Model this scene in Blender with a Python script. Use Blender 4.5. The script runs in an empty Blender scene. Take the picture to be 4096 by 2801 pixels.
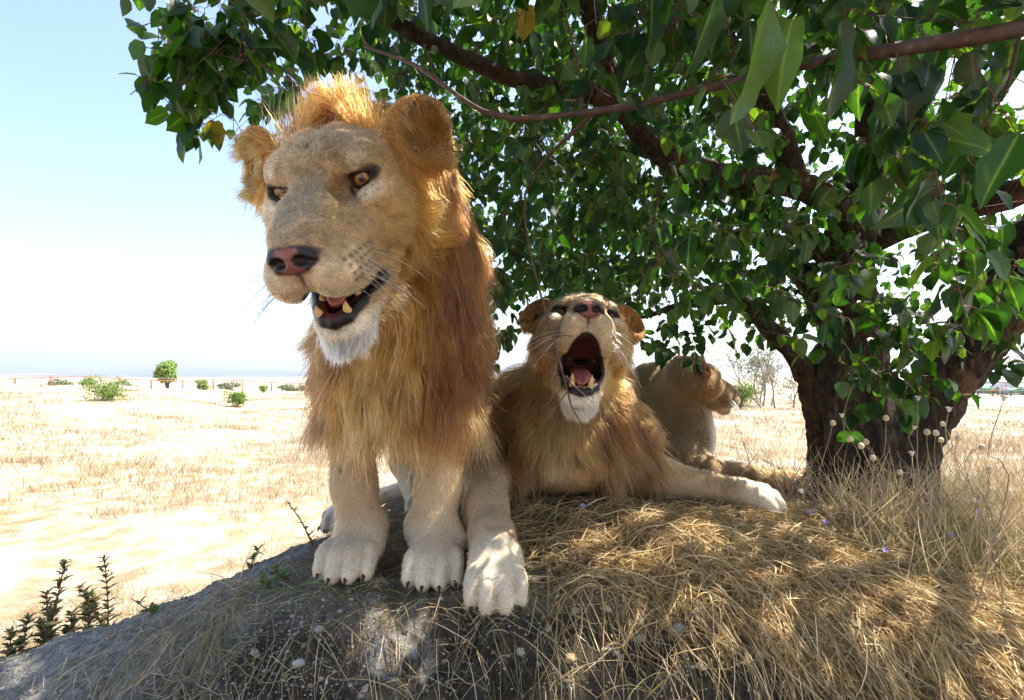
import bpy, bmesh, math, random, time
import numpy as np
from mathutils import Matrix, Vector
T0 = time.time()
R = math.radians
rng = np.random.default_rng(7)
random.seed(7)
scene = bpy.context.scene
COL = scene.collection

# ------------------------------------------------------------------ camera, sky, sun, exposure
FPX = 540.0                       # focal length in pixels of the 1024 px wide picture
CAM_Z = 0.53
PITCH = math.atan(22.0 / FPX)
cam_d = bpy.data.cameras.new('camera')
cam = bpy.data.objects.new('camera', cam_d)
COL.objects.link(cam)
cam.location = (0, 0, CAM_Z)
cam.rotation_euler = (math.pi / 2 + PITCH, 0, 0)
cam_d.sensor_width = 36.0
cam_d.lens = 36.0 * FPX / 1024.0
cam_d.clip_start = 0.02
cam_d.clip_end = 30000.0
scene.camera = cam

SUN_AZ, SUN_EL = R(72), R(57)     # azimuth clockwise from +Y (away from the camera)
SUN = np.array([math.sin(SUN_AZ) * math.cos(SUN_EL), math.cos(SUN_AZ) * math.cos(SUN_EL), math.sin(SUN_EL)])
world = bpy.data.worlds.new('World')
scene.world = world
world.use_nodes = True
wn = world.node_tree.nodes
sky = wn.new('ShaderNodeTexSky')
sky.sky_type = 'NISHITA'
sky.sun_disc = False
sky.sun_elevation = SUN_EL
sky.sun_rotation = SUN_AZ
sky.altitude = 100.0
sky.air_density = 1.0
sky.dust_density = 2.5
sky.ozone_density = 1.4
world.node_tree.links.new(sky.outputs[0], wn['Background'].inputs[0])
wn['Background'].inputs[1].default_value = 0.15
sun_d = bpy.data.lights.new('sun', 'SUN')
sun_d.energy = 5.0
sun_d.angle = R(0.53)
sun_d.color = (1.0, 0.93, 0.82)
sun = bpy.data.objects.new('sun', sun_d)
COL.objects.link(sun)
sun.location = (6, 4, 9)
sun.rotation_euler = Vector(-SUN).to_track_quat('-Z', 'Y').to_euler()
vs = scene.view_settings
vs.view_transform = 'Standard'
vs.look = 'None'
vs.exposure = 1.48
vs.gamma = 1.0
vs.use_curve_mapping = False
scene.render.engine = 'CYCLES'
cy = scene.cycles
cy.use_denoising = True
cy.max_bounces = 6
cy.diffuse_bounces = 4
cy.transmission_bounces = 6
cy.transparent_max_bounces = 8
cy.sample_clamp_indirect = 6.0
cy.use_adaptive_sampling = True
cy.adaptive_threshold = 0.025
try:
    scene.cycles_curves.shape = 'RIBBONS'
    scene.cycles_curves.subdivisions = 2
except Exception:
    pass

# ------------------------------------------------------------------ small helpers
_c, _s = math.cos(PITCH), math.sin(PITCH)

def P(px, py, d):
    """world point seen at picture position (px, py) of the 1024x700 picture, d metres in front of the camera"""
    xc = (px - 512.0) / FPX
    yc = (350.0 - py) / FPX
    return np.array([d * xc, d * (_c - yc * _s), CAM_Z + d * (yc * _c + _s)])

def pix(p):
    q = np.asarray(p, float) - np.array([0, 0, CAM_Z])
    f = q[..., 1] * _c + q[..., 2] * _s
    u = -q[..., 1] * _s + q[..., 2] * _c
    f = np.where(np.abs(f) < 1e-6, 1e-6, f)
    return 512 + FPX * q[..., 0] / f, 350 - FPX * u / f, f

def norm(v):
    v = np.asarray(v, float)
    return v / (np.linalg.norm(v, axis=-1, keepdims=True) + 1e-12)

def sstep(x, a, b):
    t = np.clip((x - a) / (b - a), 0, 1)
    return t * t * (3 - 2 * t)

def tag(o, label=None, cat=None, group=None, kind=None):
    if label: o['label'] = label
    if cat: o['category'] = cat
    if group: o['group'] = group
    if kind: o['kind'] = kind
    return o

def empty(name, loc=(0, 0, 0), label=None, cat=None, group=None):
    o = bpy.data.objects.new(name, None)
    o.empty_display_size = 0.05
    COL.objects.link(o)
    o.location = [float(v) for v in loc]
    return tag(o, label, cat, group)

def mesh_np(name, V, F, mat=None, smooth=True, attrs=None, matidx=None):
    """mesh data from numpy vertices and faces (list of lists, or an (n,3)/(n,4) array)"""
    me = bpy.data.meshes.new(name)
    V = np.asarray(V, np.float32)
    if isinstance(F, np.ndarray):
        n, k = F.shape
        me.vertices.add(len(V)); me.vertices.foreach_set('co', V.ravel())
        me.loops.add(n * k); me.loops.foreach_set('vertex_index', F.astype(np.int32).ravel())
        me.polygons.add(n)
        me.polygons.foreach_set('loop_start', np.arange(0, n * k, k, dtype=np.int32))
        if smooth: me.polygons.foreach_set('use_smooth', np.ones(n, bool))
        if matidx is not None: me.polygons.foreach_set('material_index', np.asarray(matidx, np.int32))
        me.update(calc_edges=True)
    else:
        me.from_pydata([tuple(map(float, v)) for v in V], [], F)
        if smooth:
            me.polygons.foreach_set('use_smooth', np.ones(len(me.polygons), bool))
        me.update()
    for k, a in (attrs or {}).items():
        a = np.asarray(a, np.float32)
        if a.ndim == 2:
            at = me.attributes.new(k, 'FLOAT_COLOR', 'POINT')
            c = np.ones((len(V), 4), np.float32); c[:, :3] = a
            at.data.foreach_set('color', c.ravel())
        else:
            at = me.attributes.new(k, 'FLOAT', 'POINT')
            at.data.foreach_set('value', a)
    for m in (mat if isinstance(mat, (list, tuple)) else [mat]):
        if m is not None: me.materials.append(m)
    return me

def wm(o):
    m = Matrix.LocRotScale(o.location, o.rotation_euler, o.scale)
    return m if o.parent is None else wm(o.parent) @ o.matrix_parent_inverse @ m

def adopt(o, parent):
    """parent without moving: the child keeps the coordinates it was built with"""
    o.parent = parent
    o.matrix_parent_inverse = wm(parent).inverted()

def obj(name, me, parent=None, loc=None):
    o = bpy.data.objects.new(name, me)
    COL.objects.link(o)
    if parent is not None: adopt(o, parent)
    if loc is not None: o.location = [float(v) for v in loc]
    return o

def frames(pts):
    """smooth frames along a polyline"""
    pts = np.asarray(pts, float)
    t = norm(np.gradient(pts, axis=0))
    m = norm(t.mean(0) + 1e-9)
    a = np.eye(3)[np.abs(m).argmin()]
    n = norm(np.cross(t, a))
    return t, n, np.cross(t, n)

def resample(pts, rad, step):
    pts = np.asarray(pts, float); rad = np.asarray(rad, float)
    # Catmull-Rom through the knots
    out, ro = [], []
    n = len(pts)
    for i in range(n - 1):
        p0 = pts[max(i - 1, 0)]; p1 = pts[i]; p2 = pts[i + 1]; p3 = pts[min(i + 2, n - 1)]
        k = max(1, int(np.linalg.norm(p2 - p1) / step))
        for j in range(k):
            t = j / k
            out.append(.5 * (2 * p1 + (p2 - p0) * t + (2 * p0 - 5 * p1 + 4 * p2 - p3) * t * t + (3 * p1 - p0 - 3 * p2 + p3) * t ** 3))
            ro.append(rad[i] * (1 - t) + rad[i + 1] * t)
    out.append(pts[-1]); ro.append(rad[-1])
    return np.array(out), np.array(ro)

_tmpl = {}
def _tube_quads(n, sides):
    k = (n, sides)
    if k not in _tmpl:
        i = np.arange(n - 1)[:, None]; j = np.arange(sides)[None]; jn = (j + 1) % sides
        _tmpl[k] = np.stack([i * sides + j, i * sides + jn, (i + 1) * sides + jn, (i + 1) * sides + j], -1).reshape(-1, 4)
    return _tmpl[k]

class Geo:
    """collects vertices and faces, then makes one mesh"""
    def __init__(self):
        self.V = []; self.Q = []; self.QM = []; self.F = []; self.M = []; self.n = 0
    def add(self, V, F, m=0):
        V = np.asarray(V, float)
        self.V.append(V)
        self.F += [tuple(int(i) + self.n for i in f) for f in F]
        self.M += [m] * len(F)
        self.n += len(V)
    def tube(self, pts, rad, sides=8, wob=0.0, m=0, cap=True):
        pts = np.asarray(pts, float)
        rad = np.broadcast_to(np.asarray(rad, float), (len(pts),))
        t, N_, B = frames(pts)
        a = np.arange(sides) / sides * 2 * math.pi
        rr = rad[:, None] * (1 + wob * (rng.random((len(pts), sides)) - .5) * 2)
        V = pts[:, None] + rr[..., None] * (np.cos(a)[None, :, None] * N_[:, None] + np.sin(a)[None, :, None] * B[:, None])
        q = _tube_quads(len(pts), sides)
        self.Q.append(q + self.n); self.QM.append(np.full(len(q), m))
        if cap:
            self.F.append(tuple(self.n + j for j in range(sides))[::-1])
            self.F.append(tuple(self.n + (len(pts) - 1) * sides + j for j in range(sides)))
            self.M += [m, m]
        self.V.append(V.reshape(-1, 3)); self.n += len(pts) * sides
    def mesh(self, name, mat, smooth=True):
        V = np.concatenate(self.V)
        q = np.concatenate(self.Q) if self.Q else np.zeros((0, 4), int)
        loops = np.concatenate([q.ravel()] + [np.array(f) for f in self.F]) if self.F else q.ravel()
        sizes = np.concatenate([np.full(len(q), 4), np.array([len(f) for f in self.F], int)])
        me = bpy.data.meshes.new(name)
        me.vertices.add(len(V)); me.vertices.foreach_set('co', V.astype(np.float32).ravel())
        me.loops.add(len(loops)); me.loops.foreach_set('vertex_index', loops.astype(np.int32))
        me.polygons.add(len(sizes))
        me.polygons.foreach_set('loop_start', (np.cumsum(sizes) - sizes).astype(np.int32))
        if smooth: me.polygons.foreach_set('use_smooth', np.ones(len(sizes), bool))
        mats = mat if isinstance(mat, (list, tuple)) else [mat]
        for mm in mats: me.materials.append(mm)
        if len(mats) > 1:
            me.polygons.foreach_set('material_index', np.concatenate([np.concatenate(self.QM) if self.QM else [], np.array(self.M)]).astype(np.int32))
        me.update(calc_edges=True)
        me.validate()
        return me

# ------------------------------------------------------------------ materials
def nodes(name):
    m = bpy.data.materials.new(name)
    m.use_nodes = True
    nt = m.node_tree
    b = nt.nodes['Principled BSDF']
    return m, nt, b

def N(nt, typ, **kw):
    n = nt.nodes.new(typ)
    for k, v in kw.items():
        if k in n.inputs: n.inputs[k].default_value = v
        else: setattr(n, k, v)
    return n

def ramp(nt, fac, stops):
    r = nt.nodes.new('ShaderNodeValToRGB')
    el = r.color_ramp.elements
    while len(el) < len(stops): el.new(0.5)
    for e, (p, c) in zip(el, stops):
        e.position = p
        e.color = (*c, 1) if len(c) == 3 else c
    if fac is not None: nt.links.new(fac, r.inputs[0])
    return r

def noise(nt, scale, detail=4, rough=.55, vec=None, dist=0.0):
    n = nt.nodes.new('ShaderNodeTexNoise')
    n.inputs['Scale'].default_value = scale
    n.inputs['Detail'].default_value = detail
    n.inputs['Roughness'].default_value = rough
    n.inputs['Distortion'].default_value = dist
    if vec is not None: nt.links.new(vec, n.inputs['Vector'])
    return n

def mixc(nt, a, b, fac, typ='MIX'):
    m = nt.nodes.new('ShaderNodeMix')
    m.data_type = 'RGBA'; m.blend_type = typ
    for s, v in (('Factor', fac), ('A', a), ('B', b)):
        idx = {'Factor': 0, 'A': 6, 'B': 7}[s]
        if hasattr(v, 'is_linked') or hasattr(v, 'links'): nt.links.new(v, m.inputs[idx])
        else: m.inputs[idx].default_value = v if not isinstance(v, tuple) or len(v) == 4 else (*v, 1)
    return m.outputs[2]

def bump(nt, b, h, strength=.5, dist=.01, prev=None):
    n = nt.nodes.new('ShaderNodeBump')
    n.inputs['Strength'].default_value = strength
    n.inputs['Distance'].default_value = dist
    nt.links.new(h, n.inputs['Height'])
    if prev is not None: nt.links.new(prev, n.inputs['Normal'])
    if b is not None: nt.links.new(n.outputs[0], b.inputs['Normal'])
    return n.outputs[0]

def plain(name, c, rough=.8, var=.25, scale=30, spec=.3, metallic=0):
    m, nt, b = nodes(name)
    tc = N(nt, 'ShaderNodeTexCoord')
    nz = noise(nt, scale, 5, .6, tc.outputs['Object'])
    lo = tuple(v * (1 - var) for v in c); hi = tuple(min(1, v * (1 + var)) for v in c)
    r = ramp(nt, nz.outputs[0], [(.3, lo), (.7, hi)])
    nt.links.new(r.outputs[0], b.inputs['Base Color'])
    b.inputs['Roughness'].default_value = rough
    b.inputs['Specular IOR Level'].default_value = spec
    b.inputs['Metallic'].default_value = metallic
    return m

# ------------------------------------------------------------------ signed-distance modelling (for the animals)
class Field:
    def __init__(self, lo, hi, h):
        self.h = h
        self.lo = np.array(lo, float)
        self.n = np.ceil((np.array(hi, float) - self.lo) / h).astype(int) + 1
        self.ax = [self.lo[i] + np.arange(self.n[i]) * h for i in range(3)]
        self.f = np.full(self.n, 1.0, np.float32)
    def block(self, lo, hi):
        sl = []
        for i in range(3):
            a = int(np.floor((lo[i] - self.lo[i]) / self.h)); b = int(np.ceil((hi[i] - self.lo[i]) / self.h)) + 1
            a = max(a, 0); b = min(b, self.n[i])
            if a >= b: return None, None
            sl.append(slice(a, b))
        X = self.ax[0][sl[0]][:, None, None]; Y = self.ax[1][sl[1]][None, :, None]; Z = self.ax[2][sl[2]][None, None, :]
        return tuple(sl), (X, Y, Z)
    def op(self, lo, hi, fn, k, mode='u'):
        pad = max(k, .002) * 1.3 + self.h * 2
        sl, g = self.block(np.array(lo) - pad, np.array(hi) + pad)
        if sl is None: return
        d = fn(*g).astype(np.float32)
        a = self.f[sl]
        if mode == 'u':
            hh = np.maximum(k - np.abs(a - d), 0) / k
            self.f[sl] = np.minimum(a, d) - hh * hh * k * .25
        else:
            d = -d
            hh = np.maximum(k - np.abs(a - d), 0) / k
            self.f[sl] = np.maximum(a, d) + hh * hh * k * .25
    def ell(self, c, r, k=.03, Rm=None, mode='u'):
        c = np.asarray(c, float); r = np.asarray(r, float)
        if Rm is None:
            ext = r
            def fn(X, Y, Z):
                x, y, z = X - c[0], Y - c[1], Z - c[2]
                k0 = np.sqrt((x / r[0]) ** 2 + (y / r[1]) ** 2 + (z / r[2]) ** 2)
                k1 = np.sqrt((x / r[0] ** 2) ** 2 + (y / r[1] ** 2) ** 2 + (z / r[2] ** 2) ** 2) + 1e-9
                return k0 * (k0 - 1) / k1
        else:
            Rm = np.asarray(Rm, float)          # columns = axes
            ext = np.sqrt(((Rm * r[None, :]) ** 2).sum(1))
            def fn(X, Y, Z):
                x, y, z = X - c[0], Y - c[1], Z - c[2]
                q = [x * Rm[0, i] + y * Rm[1, i] + z * Rm[2, i] for i in range(3)]
                k0 = np.sqrt(sum((q[i] / r[i]) ** 2 for i in range(3)))
                k1 = np.sqrt(sum((q[i] / r[i] ** 2) ** 2 for i in range(3))) + 1e-9
                return k0 * (k0 - 1) / k1
        self.op(c - ext, c + ext, fn, k, mode)
    def rc(self, a, b, r1, r2, k=.03, mode='u'):
        a = np.asarray(a, float); b = np.asarray(b, float)
        ab = b - a; l2 = ab @ ab + 1e-12
        def fn(X, Y, Z):
            x, y, z = X - a[0], Y - a[1], Z - a[2]
            t = np.clip((x * ab[0] + y * ab[1] + z * ab[2]) / l2, 0, 1)
            return np.sqrt((x - t * ab[0]) ** 2 + (y - t * ab[1]) ** 2 + (z - t * ab[2]) ** 2) - (r1 + (r2 - r1) * t)
        m = max(r1, r2)
        self.op(np.minimum(a, b) - m, np.maximum(a, b) + m, fn, k, mode)
    def chain(self, pts, rad, k=.03):
        for i in range(len(pts) - 1):
            self.rc(pts[i], pts[i + 1], rad[i], rad[i + 1], k)
    def merge(self, other, k, mode='u'):
        a, d = self.f, other.f
        hh = np.maximum(k - np.abs(a - d), 0) / k
        self.f = np.minimum(a, d) - hh * hh * k * .25
    def nets(self):
        f = self.f; n = f.shape
        ins = f < 0
        s = np.zeros((n[0] - 1, n[1] - 1, n[2] - 1), np.int8)
        for i in (0, 1):
            for j in (0, 1):
                for k in (0, 1):
                    s += ins[i:n[0] - 1 + i, j:n[1] - 1 + j, k:n[2] - 1 + k]
        act = (s > 0) & (s < 8)
        idx = np.full(act.shape, -1, np.int64)
        cells = np.argwhere(act)
        idx[act] = np.arange(len(cells))
        acc = np.zeros((len(cells), 3)); cnt = np.zeros(len(cells))
        C = [(i, j, k) for i in (0, 1) for j in (0, 1) for k in (0, 1)]
        vals = {c: f[cells[:, 0] + c[0], cells[:, 1] + c[1], cells[:, 2] + c[2]] for c in C}
        for a in C:
            for ax in range(3):
                if a[ax] == 0:
                    b = list(a); b[ax] = 1; b = tuple(b)
                    va, vb = vals[a], vals[b]
                    m = (va < 0) != (vb < 0)
                    t = np.where(m, va / (va - vb + 1e-20), 0)
                    p = np.array(a, float)[None].repeat(len(cells), 0)
                    p[:, ax] += t
                    acc[m] += p[m]; cnt[m] += 1
        V = self.lo + (cells + acc / np.maximum(cnt, 1)[:, None]) * self.h
        quads = []
        for ax in range(3):
            u, v = [(1, 2), (2, 0), (0, 1)][ax]
            sa = [slice(1, -1)] * 3; sb = [slice(1, -1)] * 3
            sa[ax] = slice(0, -1); sb[ax] = slice(1, None)
            A = ins[tuple(sa)]; B = ins[tuple(sb)]
            e = np.argwhere(A != B)
            if not len(e): continue
            flip = A[tuple(e.T)]
            base = e.copy()
            for w in range(3):
                if w != ax: base[:, w] += 1
            def g(du, dv):
                q = base.copy(); q[:, u] += du; q[:, v] += dv
                return idx[q[:, 0], q[:, 1], q[:, 2]]
            Q = np.stack([g(-1, -1), g(0, -1), g(0, 0), g(-1, 0)], 1)
            Q[~flip] = Q[~flip][:, ::-1]
            quads.append(Q)
        Q = np.concatenate(quads)
        Q = Q[(Q >= 0).all(1)]
        return V, Q

def vnormals(V, Q):
    n = np.cross(V[Q[:, 2]] - V[Q[:, 0]], V[Q[:, 3]] - V[Q[:, 1]])
    out = np.zeros_like(V)
    for i in range(4): np.add.at(out, Q[:, i], n)
    return norm(out)

def vnoise(p, scale, seed=0):
    """cheap smooth value noise, 0..1"""
    q = np.asarray(p, float) * scale
    i = np.floor(q).astype(np.int64); f = q - i
    f = f * f * (3 - 2 * f)
    out = 0
    for dx in (0, 1):
        for dy in (0, 1):
            for dz in (0, 1):
                h = (i[:, 0] + dx) * 374761393 + (i[:, 1] + dy) * 668265263 + (i[:, 2] + dz) * 2147483647 + seed * 974711
                h = (h ^ (h >> 13)) * 1274126177
                h = ((h ^ (h >> 16)) & 0xffff) / 65535.0
                w = (f[:, 0] if dx else 1 - f[:, 0]) * (f[:, 1] if dy else 1 - f[:, 1]) * (f[:, 2] if dz else 1 - f[:, 2])
                out = out + h * w
    return out

def sample_surface(V, Q, wt, n):
    """n random points on the quads, chosen by area times the mean vertex weight"""
    a = np.linalg.norm(np.cross(V[Q[:, 2]] - V[Q[:, 0]], V[Q[:, 3]] - V[Q[:, 1]]), axis=1) * .5
    w = a * wt[Q].mean(1)
    c = np.cumsum(w)
    fi = np.searchsorted(c, rng.random(n) * c[-1])
    fi = np.minimum(fi, len(Q) - 1)
    u, v = rng.random(n), rng.random(n)
    W = np.stack([(1 - u) * (1 - v), u * (1 - v), u * v, (1 - u) * v], 1)
    return Q[fi], W

def hair_object(name, pts, rad, colr, mat, parent):
    """pts (n,k,3), rad (n,k), colr (n,3) -> hair curves object"""
    n, k = pts.shape[:2]
    hc = bpy.data.hair_curves.new(name)
    hc.add_curves([k] * n)
    hc.attributes['position'].data.foreach_set('vector', np.ascontiguousarray(pts, np.float32).ravel())
    ra = hc.attributes.get('radius') or hc.attributes.new('radius', 'FLOAT', 'POINT')
    ra.data.foreach_set('value', np.ascontiguousarray(rad, np.float32).ravel())
    ca = hc.attributes.new('hair_col', 'FLOAT_COLOR', 'CURVE')
    c4 = np.ones((n, 4), np.float32); c4[:, :3] = np.clip(colr, 0, 1)
    ca.data.foreach_set('color', c4.ravel())
    hc.materials.append(mat)
    o = bpy.data.objects.new(name, hc)
    COL.objects.link(o)
    if parent is not None: adopt(o, parent)
    return o

def grow(root, nrm, comb, length, k=6, lift=.35, grav=.5, curl=.1, clump=0.0, nguide=0, rj=.25):
    """strands from root points: comb = wanted lying direction, lift = how far they stand off"""
    n = len(root)
    tang = comb - nrm * (comb * nrm).sum(1, keepdims=True)
    tang = norm(tang + 1e-6)
    jit = rng.normal(0, rj, (n, 3))
    lift = np.broadcast_to(np.asarray(lift, float), (n,))[:, None]
    d = norm(tang + nrm * lift + jit)
    length = np.broadcast_to(np.asarray(length, float), (n,))
    grav = np.broadcast_to(np.asarray(grav, float), (n,))
    seg = length / (k - 1)
    out = np.zeros((n, k, 3))
    out[:, 0] = root
    wob = rng.normal(0, 1, (n, 3))
    for i in range(1, k):
        wob = .7 * wob + .3 * rng.normal(0, 1, (n, 3)) * 1.5
        d = norm(d + np.array([0, 0, -1.]) * (grav / (k - 1))[:, None] + wob * curl)
        out[:, i] = out[:, i - 1] + d * seg[:, None]
    if clump > 0 and nguide > 0:
        gi = rng.choice(n, min(nguide, n), replace=False)
        near = np.zeros(n, int)
        G = root[gi]
        for s in range(0, n, 4000):
            dd = ((root[s:s + 4000, None] - G[None]) ** 2).sum(2)
            near[s:s + 4000] = gi[dd.argmin(1)]
        t = np.linspace(0, 1, k) ** 1.3 * clump
        dist = np.linalg.norm(root - root[near], axis=1)
        t = t[None] * np.clip(1.3 - dist / .05, 0, 1)[:, None]
        gl = out[near]
        out = out + (gl - out) * t[..., None] * .8
    return out

# ------------------------------------------------------------------ animal materials
def fur_skin_mat(name):
    m, nt, b = nodes(name)
    at = N(nt, 'ShaderNodeAttribute', attribute_name='col')
    wet = N(nt, 'ShaderNodeAttribute', attribute_name='wet')
    tc = N(nt, 'ShaderNodeTexCoord')
    nz = noise(nt, 260, 3, .6, tc.outputs['Object'])
    v = ramp(nt, nz.outputs[0], [(.25, (.72, .72, .72)), (.75, (1.18, 1.18, 1.18))])
    c = mixc(nt, at.outputs['Color'], v.outputs[0], .7, 'MULTIPLY')
    nt.links.new(c, b.inputs['Base Color'])
    mr = N(nt, 'ShaderNodeMapRange')
    mr.inputs['To Min'].default_value = .85; mr.inputs['To Max'].default_value = .28
    nt.links.new(wet.outputs['Fac'], mr.inputs['Value'])
    nt.links.new(mr.outputs[0], b.inputs['Roughness'])
    b.inputs['Specular IOR Level'].default_value = .3
    bump(nt, b, nz.outputs[0], .35, .004)
    return m

def hair_mat(name, rough=.45):
    m = bpy.data.materials.new(name); m.use_nodes = True
    nt = m.node_tree
    nt.nodes.remove(nt.nodes['Principled BSDF'])
    h = nt.nodes.new('ShaderNodeBsdfHairPrincipled')
    h.model = 'CHIANG'
    h.parametrization = 'COLOR'
    at = N(nt, 'ShaderNodeAttribute', attribute_name='hair_col')
    nt.links.new(at.outputs['Color'], h.inputs['Color'])
    h.inputs['Roughness'].default_value = rough
    h.inputs['Radial Roughness'].default_value = .7
    h.inputs['Random Roughness'].default_value = .1
    nt.links.new(h.outputs[0], nt.nodes['Material Output'].inputs[0])
    return m

M_FUR = fur_skin_mat('lion skin')
M_HAIR = hair_mat('lion hair')
M_CLAW = plain('claw', (.02, .018, .016), .35, .3, 60)
M_TOOTH = plain('tooth', (.66, .42, .17), .3, .12, 60, .5)
M_TONGUE = plain('tongue', (.40, .12, .11), .35, .25, 120, .5)

def eye_mat(name, iris_c):
    m, nt, b = nodes(name)
    at = N(nt, 'ShaderNodeAttribute', attribute_name='col')
    nt.links.new(at.outputs['Color'], b.inputs['Base Color'])
    b.inputs['Roughness'].default_value = .06
    b.inputs['Specular IOR Level'].default_value = .6
    b.inputs['Coat Weight'].default_value = .25
    b.inputs['Coat Roughness'].default_value = .02
    return m
M_EYE = eye_mat('lion eye', None)

# ------------------------------------------------------------------ the head (local axes: X = its right, Y = forward, Z = up)
HINGE = np.array([0, -.085, -.085])
def rx(a):
    c, s = math.cos(a), math.sin(a)
    return np.array([[1, 0, 0], [0, c, -s], [0, s, c]])
def euler(yaw, pt, rl):
    cz, sz = math.cos(yaw), math.sin(yaw); cy_, sy = math.cos(rl), math.sin(rl)
    return np.array([[cz, -sz, 0], [sz, cz, 0], [0, 0, 1]]) @ rx(pt) @ np.array([[cy_, 0, sy], [0, 1, 0], [-sy, 0, cy_]])

EYE_C = np.array([.071, -.006, 0.0]); EYE_R = .0225
def eye_axes(s, gaze=0.0):
    e = norm([s * .40, .90, .02])
    l = norm(np.cross(e, [0, 0, 1.])) * s            # towards the outer side
    tilt = math.radians(14)
    v0 = np.array([0, 0, 1.]); v0 = norm(v0 - e * (v0 @ e))
    l2 = norm(l * math.cos(tilt) + v0 * math.sin(tilt))
    v = norm(np.cross(l2, e)); v = v if v[2] > 0 else -v
    return e, l2, v

def build_head(jaw, lid_up=.0150, lid_lo=-.0145, h=.003, ear_fwd=.75, ear=(.152, -.130, .062), er=1.12):
    f = Field((-.215, -.27, -.36), (.215, .245, .20), h)
    j = Field((-.215, -.27, -.36), (.215, .245, .20), h)
    lids, carves = [], []
    S = (-1, 1)
    # upper head
    f.ell((0, -.105, .008), (.115, .14, .092), .03)
    f.ell((0, -.045, .026), (.083, .088, .052), .04)
    for s in S:
        f.ell((s * .062, -.008, .026), (.034, .036, .019), .022)
        f.ell((s * .088, -.085, -.062), (.058, .10, .082), .05)
        f.ell((s * .080, -.025, -.036), (.043, .058, .032), .03)
        f.ell((s * .054, .045, -.095), (.032, .060, .040), .04)
        f.rc((s * .027, -.01, .006), (s * .020, .148, -.062), .038, .026, .03)
    f.rc((0, .02, -.085), (0, .125, -.108), .070, .052, .03)
    for s in S:
        f.ell((s * .036, .132, -.124), (.038, .060, .045), .018)
        f.ell((s * .051, .090, -.134), (.033, .064, .042), .02)
    f.ell((0, .166, -.076), (.034, .032, .025), .02)
    f.ell((0, .184, -.091), (.031, .020, .023), .010)
    for s in S:
        f.ell((s * .024, .182, -.093), (.018, .018, .020), .008)
    # eye sockets and lids
    for s in S:
        e, l, v = eye_axes(s)
        c = EYE_C * [s, 1, 1]
        f.ell(c + e * .015, (.0265, .022, .0185), .005, np.stack([l, e, v], 1), 'd')
        for hh, r in ((lid_up, .0050), (lid_lo, .0040)):
            pts = []
            for t in np.linspace(-1, 1, 7):
                lat = .0255 * t
                up = hh * (1 - t * t)
                w = math.sqrt(max(.0252 ** 2 - lat ** 2 * .75 - up ** 2, 1e-5))
                pts.append(c + l * lat + v * up + e * w)
            f.chain(pts, [r] * 7, .008); lids.extend(pts)
        # heavy brow
        f.rc(c + l * -.024 + v * .027 + e * .014, c + l * .02 + v * .028 + e * .010, .011, .010, .014)
    for s in S:
        f.ell((s * .046, .040, -.012), (.016, .034, .018), .030, None, 'd')      # hollow beside the bridge
        f.rc((s * .035, -.005, .048), (s * .085, -.018, .046), .012, .010, .02)       # brow
    f.rc((0, .01, .052), (0, -.07, .088), .006, .008, .03, 'd')                   # furrow of the forehead
    # mouth roof, nostrils, philtrum
    f.ell((0, .070, -.166), (.036, .092, .026), .010, None, 'd')
    for s in S:
        f.ell((s * .0175, .2005, -.094), (.0125, .014, .0090), .004, None, 'd')
        f.rc((s * .021, .203, -.095), (s * .040, .187, -.101), .0060, .0045, .004, 'd')
    f.rc((0, .203, -.111), (0, .188, -.168), .0042, .0042, .006, 'd')
    # lower jaw
    lips = []
    Rj = rx(-jaw)
    J = lambda p: HINGE + Rj @ (np.asarray(p, float) - HINGE)
    j.ell(J((0, .116, -.190)), (.037, .036, .032), .01, Rj)
    for s in S:
        j.rc(J((s * .060, -.06, -.124)), J((s * .026, .105, -.184)), .040, .027, .03)
    j.ell(J((0, -.01, -.158)), (.058, .10, .034), .04, Rj)
    j.ell(J((0, .06, -.154)), (.027, .085, .026), .008, Rj, 'd')
    for s in S:
        pts = [J(q) for q in ((0, .140, -.166), (s * .020, .132, -.164), (s * .038, .098, -.158), (s * .048, .04, -.150))]
        j.chain(pts, [.010, .010, .011, .012], .010)
        lips.extend(pts)
    f.merge(j, .008)
    # cheek skin that joins the lips at the corner of the mouth
    for s in S:
        a = np.array([s * .060, .012, -.138]); b_ = J((s * .055, .018, -.150))
        f.rc(a, b_, .016, .016, .02)
        if jaw < .4:
            f.rc(a + [-s * .004, .028, -.004], (a + b_) / 2 + [0, .006, 0], .010, .010, .012)
            f.rc(b_ + Rj @ np.array([-s * .004, .03, 0]), (a + b_) / 2 + [0, .006, 0], .010, .010, .012)
    # hollow mouth
    Rh = rx(-jaw * .5)
    Hh = lambda p: HINGE + Rh @ (np.asarray(p, float) - HINGE)
    wid, tall = (.043, .088) if jaw < .4 else (.060, .108)
    f.ell(Hh((0, .055, -.155)), (wid, .105, .010 + tall * math.sin(jaw * .5)), .010, Rh, 'd')
    slot = (Hh((0, .082, -.158)), np.array([.098, .072, .004 + .052 * math.sin(jaw * .5)]), Rh)
    if .05 < jaw < .4: f.ell(*slot[:2], .008, slot[2], 'd')
    carves = ([slot] if .05 < jaw < .4 else []) + [(np.array([0, .070, -.166]), np.array([.036, .092, .026]), np.eye(3)), (J((0, .06, -.154)), np.array([.027, .085, .026]), Rj), (Hh((0, .055, -.155)), np.array([wid, .105, .010 + tall * math.sin(jaw * .5)]), Rh)]
    # ears
    ears = []
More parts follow.
